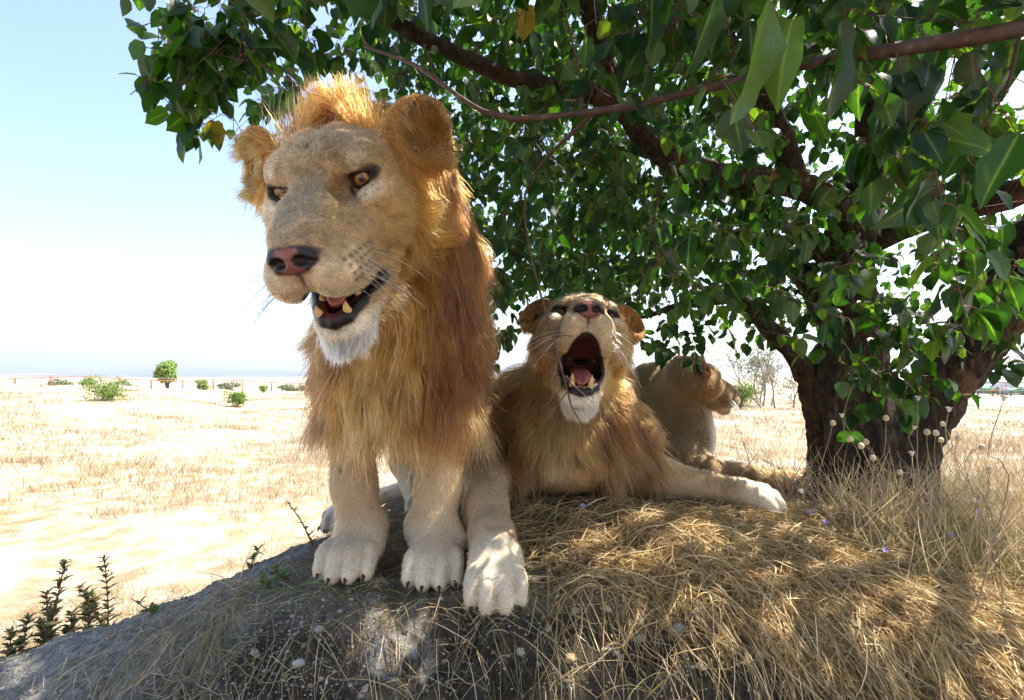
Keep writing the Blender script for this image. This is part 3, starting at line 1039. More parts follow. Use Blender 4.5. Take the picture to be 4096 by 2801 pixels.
# ------------------------------------------------------------------ lying, roaring lion
def lion_lying():
    RH = euler(R(178), R(24), R(-6)); TH = np.array([.222, 1.64, .702])
    root = empty('lion', (.15, 1.9, .12), 'maned lion lying on the straw, head raised and mouth wide open', 'lion')
    f = Field((-.80, 1.08, -.16), (1.02, 3.15, .88), .0085)
    f.rc(P(582, 338, 1.86), P(573, 430, 1.88), .125, .205, .06)
    f.ell(P(566, 440, 1.86), (.225, .19, .15), .06)
    f.ell(P(556, 462, 1.83), (.20, .15, .075), .05)
    f.rc(P(548, 425, 2.0), P(482, 425, 2.75), .215, .20, .08)
    f.ell(P(470, 430, 2.85), (.20, .22, .19), .08)
    f.ell(P(507, 435, 1.93), (.10, .14, .14), .05)
    f.ell(P(622, 440, 1.93), (.10, .14, .14), .05)
    # forelegs
    f.chain([P(503, 440, 1.86), P(487, 474, 1.68), P(486, 508, 1.53), P(492, 537, 1.41), P(494, 552, 1.36)], [.105, .066, .055, .052, .052], .04)
    claws = paw(f, P(496, 588, 1.300), (.02, -1, -.42), (0, -.35, 1), 1.04)
    f.chain([P(618, 452, 1.88), P(660, 478, 1.85), P(712, 490, 1.82), P(738, 497, 1.79)], [.105, .064, .051, .047], .04)
    cpw = P(752, 511, 1.765)
    claws += paw(f, cpw, (1, -.35, -.10), (.05, -.25, 1), .98)
    # hind legs folded on the ground
    f.chain([P(470, 425, 2.9), P(445, 455, 2.70), P(425, 480, 2.74), P(400, 494, 2.72)], [.16, .085, .055, .045], .05)
    claws += paw(f, P(390, 503, 2.70), (-1, -.25, 0), (0, 0, 1), .9)
    head = head_paint(build_head(R(33), .0125, -.0100), True, .45, 1.5)
    def paint(V, Nn):
        x, y, z = V.T
        n1 = vnoise(V, 7, 1); n2 = vnoise(V, 28, 2)
        c = np.tile(np.array([.40, .275, .155]), (len(V), 1))
        c = lerpc(c, (.32, .21, .115), sstep(n1, .45, .7) * .6)
        c = lerpc(c, (.36, .29, .215), sstep(.2 - x, 0, .1) * (y < 1.8) * .5)
        c = lerpc(c, (.60, .50, .37), sstep(1.40 - y, 0, .10) + sstep(x, .70, .82) * sstep(2.0 - y, 0, .05) + sstep(-x, .45, .6))
        mane = sstep(z, .20, .28) * sstep(2.15 - y, 0, .2) * sstep(.52 - x, 0, .06)
        c = lerpc(c, (.15, .085, .04), mane * .9)
        back = sstep(y, 2.1, 2.4)
        c = lerpc(c, (.20, .15, .105), back * .8 * (z > .1))
        c *= (.85 + .3 * n2)[:, None]
        return np.clip(c, .01, .9)
    def mane(V, Nn, loc, ish):
        x, y, z = V.T
        lx, ly, lz = loc.T
        ax = np.abs(lx)
        s_ = -(ly + .068) + .42 * (ax - .085) - .25 * (lz - .02) * (lz > .02) - .30 * (lz < -.08) * (lz + .08)
        mh = sstep(s_, 0, .03) * (ish > .5)
        q = (loc - HINGE) @ head['Rj'] + HINGE
        under = (ish > .5) * sstep(-q[:, 2], .18, .21) * sstep(.09 - q[:, 1], 0, .05)
        mh = np.maximum(mh, under)
        cxx = .21 - .10 * sstep(.6 - z, 0, .4)
        xr = (x - cxx) / .21
        leg = sstep(1.74 - y, 0, .06) * (z < .30)
        mb = (ish < .5) * sstep(z, .17, .25) * sstep(2.25 - y, 0, .25) * sstep(.50 - x, 0, .05) * (1 - leg)
        m = np.clip(mh + mb, 0, 1)
        fwd = RH[:, 1]; rt = RH[:, 0]
        out = np.sign(lx)[:, None] * rt[None]
        comb = np.tile(np.array([0, -.10, -1.0]), (len(V), 1)) + np.stack([.30 * xr, 0 * x, 0 * x], 1)
        comb = np.where((ish > .5)[:, None], -.45 * fwd[None] + out * .35 + np.array([0, 0, -1.0]), comb)
        L = np.where(ish > .5, .05 + .05 * sstep(-ly, .09, .18), .115)
        L = L * (1 + .2 * (ish < .5) * sstep(.42 - z, 0, .12))
        for (ec, ed, upv, sd) in head['ears']:
            de = np.linalg.norm(loc - ec, axis=1)
            L = np.where((ish > .5) & (de < .075), .018, L)
        lift = np.where(ish > .5, .35, .25)
        grav = np.where(ish > .5, .6, .8)
        n1 = vnoise(V, 11, 16)
        c = np.tile(np.array([.42, .26, .11]), (len(V), 1))
        body = (ish < .5).astype(float)
        dark = body * np.clip(sstep(np.abs(xr), .36, .75) + sstep(n1, .58, .8) * .5, 0, 1)
        c = lerpc(c, (.14, .070, .025), dark * .92)
        c = lerpc(c, (.56, .42, .24), body * np.exp(-(xr / .38) ** 2) * (1 - dark) * .8)
        c = lerpc(c, (.20, .14, .09), body * sstep(.30 - z, 0, .08) * .7)
        c = lerpc(c, (.50, .34, .17), under * .8)
        return m, comb, L, c, lift, grav
    body, world = finish_lion(root, 'body', f, head, RH, TH, 1.0, paint, 80000, 50000, mane, .009, 35000, nguide=520)
    for s in (-1, 1):
        make_eye(root, world, s, norm([.3 * s, .95, -.3]), (.20, .10, .03))
    mouth_parts(head, world, root, .02, .022)
    whiskers(head, world, root)
    claw_parts(claws, root)
    V, Nn = head['V'], head['N']
    q = (V - HINGE) @ head['Rj'] + HINGE
    wb = sstep(-q[:, 2], .186, .200) * sstep(q[:, 1], .03, .07)
    n = 2500
    Qi, W = sample_surface(V, head['Q'], wb, n)
    rp = world((V[Qi] * W[..., None]).sum(1)); nr = norm((Nn[Qi] * W[..., None]).sum(1)) @ RH.T
    st = grow(rp, nr, np.tile(np.array([0, -.05, -1.]), (n, 1)), .045 * rng.uniform(.5, 1.2, n), 6, .2, .5, .1, .6, 120)
    hair_object('beard', st, .0006 * np.linspace(1, .25, 6)[None].repeat(n, 0), np.array([.74, .66, .54]) * rng.uniform(.6, 1.2, (n, 1)), M_HAIR, root)
    return root

def lioness_lying():
    SC = .86
    RH = euler(R(-77), R(-5), R(2)); TH = np.array([1.062, 2.90, .497])
    root = empty('lioness', (.95, 2.95, -.08), 'smooth-coated lioness lying beside the tree trunk, looking away in profile', 'lioness')
    f = Field((.30, 2.45, -.20), (1.75, 3.95, .72), .0085)
    f.rc(P(690, 384, 2.96), P(672, 415, 3.0), .120, .19, .06)
    f.rc(P(686, 378, 2.97), P(655, 390, 3.08), .110, .165, .06)
    f.rc(P(672, 400, 3.0), P(640, 415, 3.15), .165, .20, .06)
    f.ell(P(676, 440, 2.95), (.185, .19, .24), .06)
    f.ell(P(690, 435, 2.93), (.13, .13, .17), .05)
    f.rc(P(652, 425, 3.1), P(600, 432, 3.62), .22, .215, .08)
    f.ell(P(664, 462, 2.84), (.12, .12, .14), .06)
    # foreleg along the ground, towards the tree
    f.chain([P(676, 458, 2.82), P(704, 470, 2.76), P(745, 475, 2.78), P(775, 481, 2.78)], [.115, .070, .054, .048], .04)
    claws = paw(f, P(792, 489, 2.78), (1, -.05, -.03), (0, 0, 1), .95)
    f.chain([P(690, 462, 3.05), P(730, 478, 3.05), P(765, 480, 3.02)], [.09, .055, .045], .04)
    claws += paw(f, P(782, 485, 3.02), (1, 0, 0), (0, 0, 1), .88)
    f.ell(P(630, 475, 2.95), (.15, .22, .10), .05)
    f.ell(RH @ np.array([0, -.165, -.015]) * SC + TH, (.105, .10, .11), .05)
    f.rc(RH @ np.array([0, -.165, -.03]) * SC + TH, P(672, 410, 3.0), .108, .185, .06)
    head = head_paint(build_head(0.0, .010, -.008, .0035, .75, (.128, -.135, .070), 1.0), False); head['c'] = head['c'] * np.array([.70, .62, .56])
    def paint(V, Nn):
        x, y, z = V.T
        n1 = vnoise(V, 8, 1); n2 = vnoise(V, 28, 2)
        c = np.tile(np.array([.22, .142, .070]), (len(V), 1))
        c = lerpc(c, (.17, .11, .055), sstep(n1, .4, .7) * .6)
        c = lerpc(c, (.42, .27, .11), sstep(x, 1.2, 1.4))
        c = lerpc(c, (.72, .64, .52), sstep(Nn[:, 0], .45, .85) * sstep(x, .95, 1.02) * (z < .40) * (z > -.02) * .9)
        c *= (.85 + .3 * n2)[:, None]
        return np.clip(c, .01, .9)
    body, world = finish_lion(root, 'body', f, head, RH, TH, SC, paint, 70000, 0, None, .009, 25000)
    for s in (-1, 1):
        make_eye(root, world, s, norm([.5 * s, .85, -.05]), (.2, .1, .03))
    whiskers(head, world, root, 10)
    claw_parts(claws, root)
    return root

lion_lying()
lioness_lying()
print('lying lions', round(time.time() - T0, 1))

# ------------------------------------------------------------------ ground
_cp = [P(0, 700, 1.22), P(170, 700, 1.16), P(340, 700, 1.12), P(512, 700, 1.10), P(680, 700, 1.10), P(850, 700, 1.12), P(1024, 700, 1.15),
       P(170, 602, 1.47), P(260, 580, 1.44), P(310, 572, 1.43), P(355, 577, 1.39), P(437, 582, 1.36), P(500, 603, 1.235), P(600, 600, 1.26), P(700, 598, 1.30),
       P(850, 606, 1.34), P(1010, 618, 1.36), P(540, 560, 1.45), P(640, 548, 1.5), P(400, 545, 1.62),
       P(560, 493, 1.86), P(650, 501, 1.82), P(700, 505, 1.80), P(768, 514, 1.75), P(830, 522, 1.9), P(880, 506, 2.4), P(1010, 524, 2.0), P(970, 503, 2.6), P(740, 491, 2.8), P(800, 492, 2.8),
       P(640, 485, 2.45), P(560, 480, 2.4), P(470, 500, 2.3), P(424, 514, 2.34), P(340, 528, 2.34), P(330, 540, 1.78), P(390, 505, 2.7),
       P(240, 574, 1.62), P(120, 622, 1.55), P(0, 660, 1.50), P(-160, 705, 1.45),
       (-1.15, 2.15, -.70), (-.95, 2.7, -.62), (-1.7, 2.0, -.95), (-2.3, 2.6, -1.15), (-1.6, 3.2, -1.12), (-.9, 3.5, -.75), (-2.8, 1.4, -1.1), (-3.4, 2.6, -1.2),
       (1.5, 3.5, -.12), (2.6, 3.1, -.12), (2.5, 2.1, -.11), (.5, 3.7, -.16), (2.1, 1.4, -.10), (0, 3.7, -.3), (3.2, 1.5, -.12), (0.9, 3.1, -.10),
       (-.9, .75, -.62), (-.45, .75, -.60), (0, .75, -.58), (.45, .75, -.58), (.9, .75, -.58), (1.4, .85, -.5), (-1.6, .8, -.66), (-2.5, .7, -.9), (2.4, .7, -.45),
       (-1, .2, -.72), (0, .2, -.70), (1, .2, -.68), (2.2, .0, -.65), (-2.5, -.1, -.95), (-1, -.9, -.75), (0, -.9, -.75), (1, -.9, -.75), (3, -.6, -.7), (-3, -1, -.9)]
_cp = np.array([np.asarray(c, float) for c in _cp])
def _tps(r2): return np.where(r2 > 0, .5 * r2 * np.log(np.maximum(r2, 1e-12)), 0)
def _fit():
    xy, z = _cp[:, :2], _cp[:, 2]
    n = len(xy)
    A = _tps(((xy[:, None] - xy[None]) ** 2).sum(2)) + np.eye(n) * 1.5e-3
    Pm = np.c_[np.ones(n), xy]
    M = np.block([[A, Pm], [Pm.T, np.zeros((3, 3))]])
    return np.linalg.solve(M, np.r_[z, 0, 0, 0])
_w = _fit()
_rk = np.array([2., 4, 7, 13, 20, 30, 60, 100, 150, 300, 1200, 12000])
_zl = np.array([-1.0, -1.15, -1.2, -1.1, -.95, -.68, -.46, -2.4, -5.2, -14, -38, -40])
_zl2 = np.array([-1.0, -1.15, -1.2, -1.2, -1.2, -1.25, -1.55, -3.0, -5.6, -14, -38, -40])
_zr = np.array([-.12, -.12, -.12, -.16, -.42, -.85, -2.0, -3.4, -4.0, -14, -38, -40])
def ground_z(x, y):
    x = np.atleast_1d(np.asarray(x, float)); y = np.atleast_1d(np.asarray(y, float))
    out = np.zeros(x.shape)
    for s in range(0, len(x), 20000):
        xx, yy = x[s:s + 20000], y[s:s + 20000]
        q = np.stack([xx, yy], 1)
        near = _tps(((q[:, None] - _cp[None, :, :2]) ** 2).sum(2)) @ _w[:-3] + _w[-3] + q @ _w[-2:]
        r = np.hypot(xx, yy)
        az = np.degrees(np.arctan2(xx, yy))
        lr = np.log(np.maximum(r, 2.0))
        zl = np.interp(lr, np.log(_rk), _zl); zl2 = np.interp(lr, np.log(_rk), _zl2); zr = np.interp(lr, np.log(_rk), _zr)
        t = sstep(az, -44, -20)
        left = zl * (1 - t) + zl2 * t
        t2 = sstep(az, -10, 8)
        far = left * (1 - t2) + zr * t2
        back = sstep(np.abs(az), 75, 110)
        far = far * (1 - back) + np.minimum(-.9, zl) * back
        m = sstep(r, 2.9, 4.4)
        out[s:s + 20000] = near * (1 - m) + far * m
    return out

def ground_detail(x, y, z):
    p = np.stack([x, y, np.zeros_like(x)], 1)
    r = np.hypot(x, y)
    d = (vnoise(p, 4, 31) - .5) * .030 + (vnoise(p, 11, 32) - .5) * .020 + (vnoise(p, 32, 33) - .5) * .011 + (vnoise(p, 85, 34) - .5) * .005
    near = sstep(4.5 - r, 0, 2.0)
    cut = sstep(1.34 - y, 0, .12) * sstep(1.9 - r, 0, .3)
    d = d * (1 + 1.1 * cut) - cut * np.abs(vnoise(p, 9, 38) - .5) * .05 - cut * np.abs(vnoise(p, 23, 39) - .5) * .022
    far = (vnoise(p, .8, 35) - .5) * .22 + (vnoise(p, .23, 36) - .5) * .5 * sstep(r, 6, 20) + (vnoise(p, 2.6, 37) - .5) * .07
    return d * near + far * sstep(r, 3.2, 6) * (1 - .8 * sstep(np.degrees(np.arctan2(x, y)), 0, 10) * sstep(r, 3, 9))

# the animals' resting places are pressed flat
def ground(x, y):
    x = np.atleast_1d(np.asarray(x, float)); y = np.atleast_1d(np.asarray(y, float))
    z = ground_z(x, y)
    return z + ground_detail(x, y, z)

def make_ground():
    th = np.radians(np.concatenate([np.arange(-180, -56, 6.), np.arange(-56, 56, .36), np.arange(56, 180, 6.)]))
    r = [.12]
    while r[-1] < 4.2:
        y_ = r[-1]
        r.append(y_ + (.0095 if .95 < y_ < 2.1 else .022))
    while r[-1] < 14000: r.append(r[-1] * 1.04 + .01)
    r = np.array(r)
    Rr, Th = np.meshgrid(r, th, indexing='ij')
    x = (Rr * np.sin(Th)).ravel(); y = (Rr * np.cos(Th)).ravel()
    z = ground(x, y)
    nt, nr = len(th), len(r)
    V = np.concatenate([np.stack([x, y, z], 1), [[0, 0, ground(0, 0)[0]]]])
    i = np.arange(nr - 1)[:, None]; j = np.arange(nt)[None]
    jn = (j + 1) % nt
    Q = np.stack([i * nt + j, (i + 1) * nt + j, (i + 1) * nt + jn, i * nt + jn], -1).reshape(-1, 4)[:, ::-1]
    # zones: 1 = bare dark soil of the cut face, 2 = grey gravelly flank, 0 = pale field
    xx, yy, zz = V.T
    rr = np.hypot(xx, yy)
    gx = (ground_z(xx, yy + .03) - ground_z(xx, yy - .03)) / .06
    p2 = np.stack([xx, yy, zz * 0], 1)
    face = sstep(gx + (vnoise(p2, 7, 41) - .5) * .5, .35, .75) * sstep(1.55 - rr, 0, .15)
    face = np.maximum(face, sstep(1.15 - yy, 0, .1) * (rr < 3))
    flank = sstep(-xx, .45, .75) * sstep(2.1 - yy, 0, .3) * (rr < 2.6)
    field = sstep(rr, 2.6, 3.6) 
    field = np.maximum(field, sstep(-xx - .65 + .0 * yy, 0, .3) * sstep(yy, 1.75, 2.1))
    face *= (1 - field)
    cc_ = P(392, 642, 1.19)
    pale_patch = sstep(.085 - np.hypot((xx - cc_[0]) / 1.0, (yy - cc_[1]) / .75) + (vnoise(p2, 22, 43) - .5) * .12, 0, .025) * sstep(vnoise(p2, 60, 44), .25, .7)  # ragged patch of paler colour low on the cut face
    me = mesh_np('ground', V, Q, M_GROUND, True, {'face': face, 'flank': flank, 'field': field, 'pale_patch': pale_patch})
    # close the centre
    o = obj('ground', me)
    return tag(o, kind='structure')

def ground_mat():
    m, nt, b = nodes('ground')
    tc = N(nt, 'ShaderNodeTexCoord')
    co = tc.outputs['Object']
    A = {k: N(nt, 'ShaderNodeAttribute', attribute_name=k).outputs['Fac'] for k in ('face', 'flank', 'field', 'pale_patch')}
    n1 = noise(nt, 5, 6, .6, co); n2 = noise(nt, 38, 6, .65, co); n3 = noise(nt, .55, 6, .6, co); n4 = noise(nt, 3.2, 6, .65, co)
    vor = N(nt, 'ShaderNodeTexVoronoi'); vor.inputs['Scale'].default_value = 55; nt.links.new(co, vor.inputs['Vector'])
    vor2 = N(nt, 'ShaderNodeTexVoronoi'); vor2.feature = 'DISTANCE_TO_EDGE'; vor2.inputs['Scale'].default_value = 13
    wn_ = noise(nt, 9, 3, .6, co)
    wv = N(nt, 'ShaderNodeVectorMath', operation='ADD'); nt.links.new(co, wv.inputs[0]); 
    ws = N(nt, 'ShaderNodeVectorMath', operation='SCALE'); nt.links.new(wn_.outputs[1], ws.inputs[0]); ws.inputs['Scale'].default_value = .12
    nt.links.new(ws.outputs[0], wv.inputs[1]); nt.links.new(wv.outputs[0], vor2.inputs['Vector'])
    top = ramp(nt, n2.outputs[0], [(.25, (.13, .095, .062)), (.6, (.25, .19, .125)), (.85, (.36, .29, .20))])
    soil = ramp(nt, n1.outputs[0], [(.25, (.045, .034, .026)), (.5, (.10, .076, .054)), (.72, (.22, .17, .12))])
    soil2 = mixc(nt, soil.outputs[0], ramp(nt, n2.outputs[0], [(.3, (.55, .55, .55)), (.75, (1.3, 1.3, 1.3))]).outputs[0], .9, 'MULTIPLY')
    crack = ramp(nt, vor2.outputs[0], [(0, (.45, .45, .45)), (.045, (1, 1, 1))])
    soil3 = mixc(nt, soil2, crack.outputs[0], .75, 'MULTIPLY')
    grav = ramp(nt, vor.outputs['Color'], [(.0, (.17, .165, .15)), (.5, (.27, .26, .235)), (1, (.42, .40, .36))])
    fld = ramp(nt, n4.outputs[0], [(.32, (.33, .23, .135)), (.46, (.44, .35, .235)), (.58, (.58, .51, .41))])
    fld2 = mixc(nt, fld.outputs[0], ramp(nt, n3.outputs[0], [(.35, (.80, .74, .66)), (.6, (1.12, 1.1, 1.06))]).outputs[0], .9, 'MULTIPLY')
    c = mixc(nt, top.outputs[0], grav.outputs[0], A['flank'])
    c = mixc(nt, c, soil3, A['face'])
    c = mixc(nt, c, ramp(nt, n2.outputs[0], [(.3, (.20, .175, .15)), (.7, (.46, .43, .385))]).outputs[0], A['pale_patch'])
    c = mixc(nt, c, fld2, A['field'])
    nt.links.new(c, b.inputs['Base Color'])
    b.inputs['Roughness'].default_value = .95
    b.inputs['Specular IOR Level'].default_value = .15
    n5 = noise(nt, 120, 5, .7, co)
    pv = bump(nt, None, n5.outputs[0], .8, .014)
    pv = bump(nt, None, n2.outputs[0], .85, .035, pv)
    bump(nt, b, crack.outputs[0], .35, .01, pv)
    return m
M_GROUND = ground_mat()
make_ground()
print('ground', round(time.time() - T0, 1))

# ------------------------------------------------------------------ tree
def bark_mat():
    m, nt, b = nodes('bark')
    tc = N(nt, 'ShaderNodeTexCoord'); co = tc.outputs['Object']
    mp = N(nt, 'ShaderNodeMapping'); mp.inputs['Scale'].default_value = (1, 1, .35); nt.links.new(co, mp.inputs[0])
    n1 = noise(nt, 38, 7, .65, mp.outputs[0], .6); n2 = noise(nt, 9, 4, .6, co); n3 = noise(nt, 160, 3, .6, co)
    r = ramp(nt, n1.outputs[0], [(.3, (.014, .010, .007)), (.52, (.052, .037, .025)), (.72, (.13, .098, .070))])
    li = ramp(nt, n2.outputs[0], [(.56, (0, 0, 0)), (.70, (1, 1, 1))])
    c = mixc(nt, r.outputs[0], (.26, .12, .035), li.outputs[0])
    c2 = mixc(nt, r.outputs[0], c, .35)
    nt.links.new(c2, b.inputs['Base Color'])
    b.inputs['Roughness'].default_value = .9
    b.inputs['Specular IOR Level'].default_value = .2
    pv = bump(nt, None, n1.outputs[0], 1.0, .035)
    bump(nt, b, n3.outputs[0], .4, .006, pv)
    return m
def twig_mat():
    m, nt, b = nodes('twig bark')
    tc = N(nt, 'ShaderNodeTexCoord'); co = tc.outputs['Object']
    n1 = noise(nt, 60, 5, .6, co)
    r = ramp(nt, n1.outputs[0], [(.3, (.055, .028, .022)), (.6, (.12, .065, .05)), (.8, (.24, .17, .14))])
    nt.links.new(r.outputs[0], b.inputs['Base Color'])
    b.inputs['Roughness'].default_value = .65
    bump(nt, b, n1.outputs[0], .5, .003)
    return m
def leaf_mat(name, per_object):
    m, nt, b = nodes(name)
    if per_object:
        oi = N(nt, 'ShaderNodeObjectInfo'); fac = oi.outputs['Random']
    else:
        fac = N(nt, 'ShaderNodeAttribute', attribute_name='lc').outputs['Fac']
    r = ramp(nt, fac, [(0, (.008, .028, .008)), (.45, (.015, .050, .011)), (.80, (.033, .085, .015)), (.982, (.075, .12, .02)), (.999, (.30, .15, .03))])
    tc = N(nt, 'ShaderNodeTexCoord')
    n1 = noise(nt, 45, 3, .6, tc.outputs['Object'])
    v = ramp(nt, n1.outputs[0], [(.3, (.55, .60, .60)), (.5, (.95, .95, .9)), (.72, (1.35, 1.25, 1.1))])
    c = mixc(nt, r.outputs[0], v.outputs[0], .8, 'MULTIPLY')
    if per_object:
        vein = N(nt, 'ShaderNodeAttribute', attribute_name='vein').outputs['Fac']
        pw = N(nt, 'ShaderNodeMath', operation='POWER'); nt.links.new(vein, pw.inputs[0]); pw.inputs[1].default_value = 7.0
        c = mixc(nt, c, (.13, .19, .05), pw.outputs[0])
    # the underside is paler and duller
    geo = N(nt, 'ShaderNodeNewGeometry')
    under = mixc(nt, c, (.075, .115, .045), .45)
    c2 = mixc(nt, c, under, geo.outputs['Backfacing'])
    nt.links.new(c2, b.inputs['Base Color'])
    b.inputs['Roughness'].default_value = .38
    b.inputs['Specular IOR Level'].default_value = .45
    tr = N(nt, 'ShaderNodeBsdfTranslucent')
    tcol = mixc(nt, c, (2.6, 3.0, .55), 1.0, 'MULTIPLY')
    nt.links.new(tcol, tr.inputs['Color'])
    mx = N(nt, 'ShaderNodeMixShader'); mx.inputs[0].default_value = .44
    nt.links.new(b.outputs[0], mx.inputs[1]); nt.links.new(tr.outputs[0], mx.inputs[2])
    nt.links.new(mx.outputs[0], nt.nodes['Material Output'].inputs[0])
    return m
M_BARK, M_TWIG = bark_mat(), twig_mat()
M_LEAF, M_LEAFO = leaf_mat('leaf', False), leaf_mat('leaf single', True)

# leaf outline (unit length 1, base at the origin, tip at +Y, upper side +Z)
def leaf_shape(seed, fine):
    rs = np.random.default_rng(seed)
    ys = np.array([0, -.04, .06, .22, .40, .58, .74, .88, 1.0]) if fine else np.array([0, -.02, .20, .48, .76, 1.0])
    ws = np.array([0, .14, .28, .37, .38, .31, .20, .08, 0]) if fine else np.array([0, .18, .38, .38, .20, 0])
    V, F, vein = [], [], []
    n = len(ys)
    mid = []
    for i in range(n):
        yy = max(ys[i], 0) if i == 1 else ys[i]
        mid.append(len(V)); V.append((0, yy if i != 1 else .03, 0)); vein.append(1.0)
    side = {}
    for s in (-1, 1):
        w = ws * (1 + rs.normal(0, .11, n))
        for i in range(1, n - 1):
            cup = .26 * w[i] + .04 * math.sin(i * 1.7 + seed + s)
            if fine:
                side[(s, i, 0)] = len(V); V.append((s * w[i] * .5, ys[i] + .03, cup * .35)); vein.append(.0)
            side[(s, i, 1)] = len(V); V.append((s * w[i], ys[i] + (.03 if i > 1 else 0), cup)); vein.append(.0)
    curl = rs.uniform(.05, .28)
    V = np.array(V, float)
    V[:, 2] -= curl * V[:, 1] ** 2
    for s in (-1, 1):
        for i in range(0, n - 1):
            rows = []
            for k in (i, i + 1):
                rows.append([mid[k]] + ([] if k in (0, n - 1) else ([side[(s, k, 0)]] if fine else []) + [side[(s, k, 1)]]))
            a, b = rows
            if len(a) == 1: fs = [(a[0], b[q], b[q + 1]) for q in range(len(b) - 1)]
            elif len(b) == 1: fs = [(a[q], b[0], a[q + 1]) for q in range(len(a) - 1)]
            else: fs = [(a[q], b[q], b[q + 1], a[q + 1]) for q in range(len(a) - 1)]
            F += [f if s > 0 else f[::-1] for f in fs]
    F = [f[::-1] for f in F]
    return V, F, np.array(vein)

LEAF_LO = [leaf_shape(s, False) for s in range(4)]
LEAF_HI = [leaf_shape(s + 10, True) for s in range(5)]

tree = empty('tree', P(866, 500, 2.4), 'broad-leaved tree with a thick forked trunk shading the lions', 'tree')
def make_trunk():
    f = Field((1.05, 1.95, -.22), (2.75, 2.85, 1.35), .012)
    S1 = ([P(838, 505, 2.4), P(834, 440, 2.4), P(826, 390, 2.4), P(838, 340, 2.42)], [.11, .09, .085, .075])
    S2 = ([P(862, 505, 2.42), P(858, 430, 2.42), P(858, 350, 2.42), P(845, 285, 2.4), P(852, 230, 2.36), P(858, 200, 2.34)], [.17, .13, .115, .10, .09, .08])
    S3 = ([P(896, 505, 2.4), P(906, 440, 2.4), P(940, 385, 2.38), P(978, 338, 2.35), P(1014, 282, 2.3), P(1050, 225, 2.22)], [.13, .12, .11, .105, .10, .09])
    for s in (S1, S2, S3):
        p_, r_ = resample(*s, .08)
        f.chain(p_, r_, .05)
    for a, r_ in ((200, .07), (250, .06), (300, .08), (20, .07), (80, .07), (150, .06)):
        c0 = P(866, 488, 2.4); d = np.array([math.cos(R(a)), math.sin(R(a)), 0])
        f.rc(c0 + d * .14, c0 + d * .36 + [0, 0, -.10], .085, r_ * .5, .08)
    V, Q = f.nets(); Nn = vnormals(V, Q)
    q = V * [1, 1, .32]
    rid = np.abs(vnoise(q, 26, 51) - .5) * 2
    V = V + Nn * ((rid - .4) * .022 + (vnoise(V, 60, 52) - .5) * .008 + (vnoise(V, 7, 53) - .5) * .03)[:, None]
    obj('trunk', mesh_np('trunk', V, Q, M_BARK), tree)
make_trunk()

SK = []          # skeleton points the twigs grow from: (point, radius)
def branch(knots, rad, sides=9, mat=None, name='branch', wob=.10, jit=.012):
    p_, r_ = resample([np.asarray(k, float) for k in knots], rad, .05)
    w = np.cumsum(rng.normal(0, 1, p_.shape), 0); w -= np.linspace(0, 1, len(p_))[:, None] * w[-1]
    p_ = p_ + w * jit * .25 * np.minimum(1, r_ / .02)[:, None]
    g = Geo(); g.tube(p_, r_ * (1 + rng.normal(0, .05, len(r_))), sides, wob)
    obj(name, g.mesh(name, mat or (M_BARK if max(rad) > .02 else M_TWIG)), tree)
    SK.extend((p, r) for p, r in zip(p_, r_))
    return p_

branch([P(848, 285, 2.4), P(852, 225, 2.34), P(862, 170, 2.28), P(866, 120, 2.2), P(870, 40, 2.1), P(880, -120, 2.0), P(860, -330, 1.95)], [.095, .085, .07, .06, .055, .045, .02])
branch([P(850, 212, 2.34), P(795, 187, 2.22), P(715, 176, 2.05), P(660, 153, 1.92), P(617, 103, 1.8), P(549, 84, 1.62), P(468, 60, 1.48), P(391, 22, 1.36), P(350, -30, 1.28), P(300, -110, 1.2)], [.07, .055, .048, .042, .036, .026, .022, .018, .014, .008])
branch([P(620, 106, 1.8), P(606, 45, 1.75), P(592, 2, 1.7), P(575, -90, 1.6), P(540, -220, 1.5)], [.034, .030, .028, .022, .012])
branch([P(800, 188, 2.24), P(780, 140, 2.12), P(758, 90, 2.02), P(722, 42, 1.92), P(705, -20, 1.85), P(660, -140, 1.75)], [.05, .05, .048, .042, .036, .018])
branch([P(870, 243, 2.38), P(920, 220, 2.25), P(969, 205, 2.12), P(1030, 186, 2.0), P(1120, 140, 1.85)], [.06, .055, .05, .048, .03])
branch([P(824, 390, 2.4), P(806, 372, 2.42), P(790, 348, 2.42), P(771, 329, 2.42), P(742, 300, 2.45), P(690, 305, 2.55), P(640, 318, 2.7)], [.06, .05, .045, .04, .03, .02, .008])
branch([P(840, 330, 2.42), P(790, 260, 2.55), P(740, 235, 2.8), P(680, 260, 3.1), P(600, 270, 3.3)], [.06, .045, .035, .025, .01])
branch([P(850, 250, 2.4), P(880, 200, 2.7), P(900, 140, 3.1), P(900, 80, 3.6), P(880, 20, 4.0)], [.06, .05, .04, .03, .015])
branch([P(840, 270, 2.4), P(760, 210, 2.7), P(690, 170, 3.1), P(620, 150, 3.5), P(560, 170, 3.8)], [.055, .045, .035, .025, .01])
branch([P(1045, 230, 2.24), P(1090, 150, 2.05), P(1160, 60, 1.7), P(1180, 5, 1.2), P(1110, 10, .80), P(1024, 27, .70), P(960, 38, .72), P(890, 50, .76), P(800, 65, .82), P(745, 80, .86), P(690, 92, .90), P(640, 105, .95), P(580, 113, 1.0), P(515, 119, 1.06), P(482, 111, 1.10), P(447, 88, 1.15), P(415, 65, 1.2), P(364, 46, 1.28)],
       [.09, .06, .035, .02, .0125, .011, .0105, .0095, .0085, .0078, .007, .0066, .0062, .0058, .0052, .0047, .0042, .003], 9, M_TWIG, jit=.004)
branch([P(1050, 225, 2.24), P(1120, 120, 2.2), P(1180, -40, 2.1), P(1150, -300, 2.0)], [.09, .07, .05, .02])
branch([P(1010, 290, 2.32), P(1050, 285, 2.6), P(1100, 270, 3.0)], [.05, .035, .015])
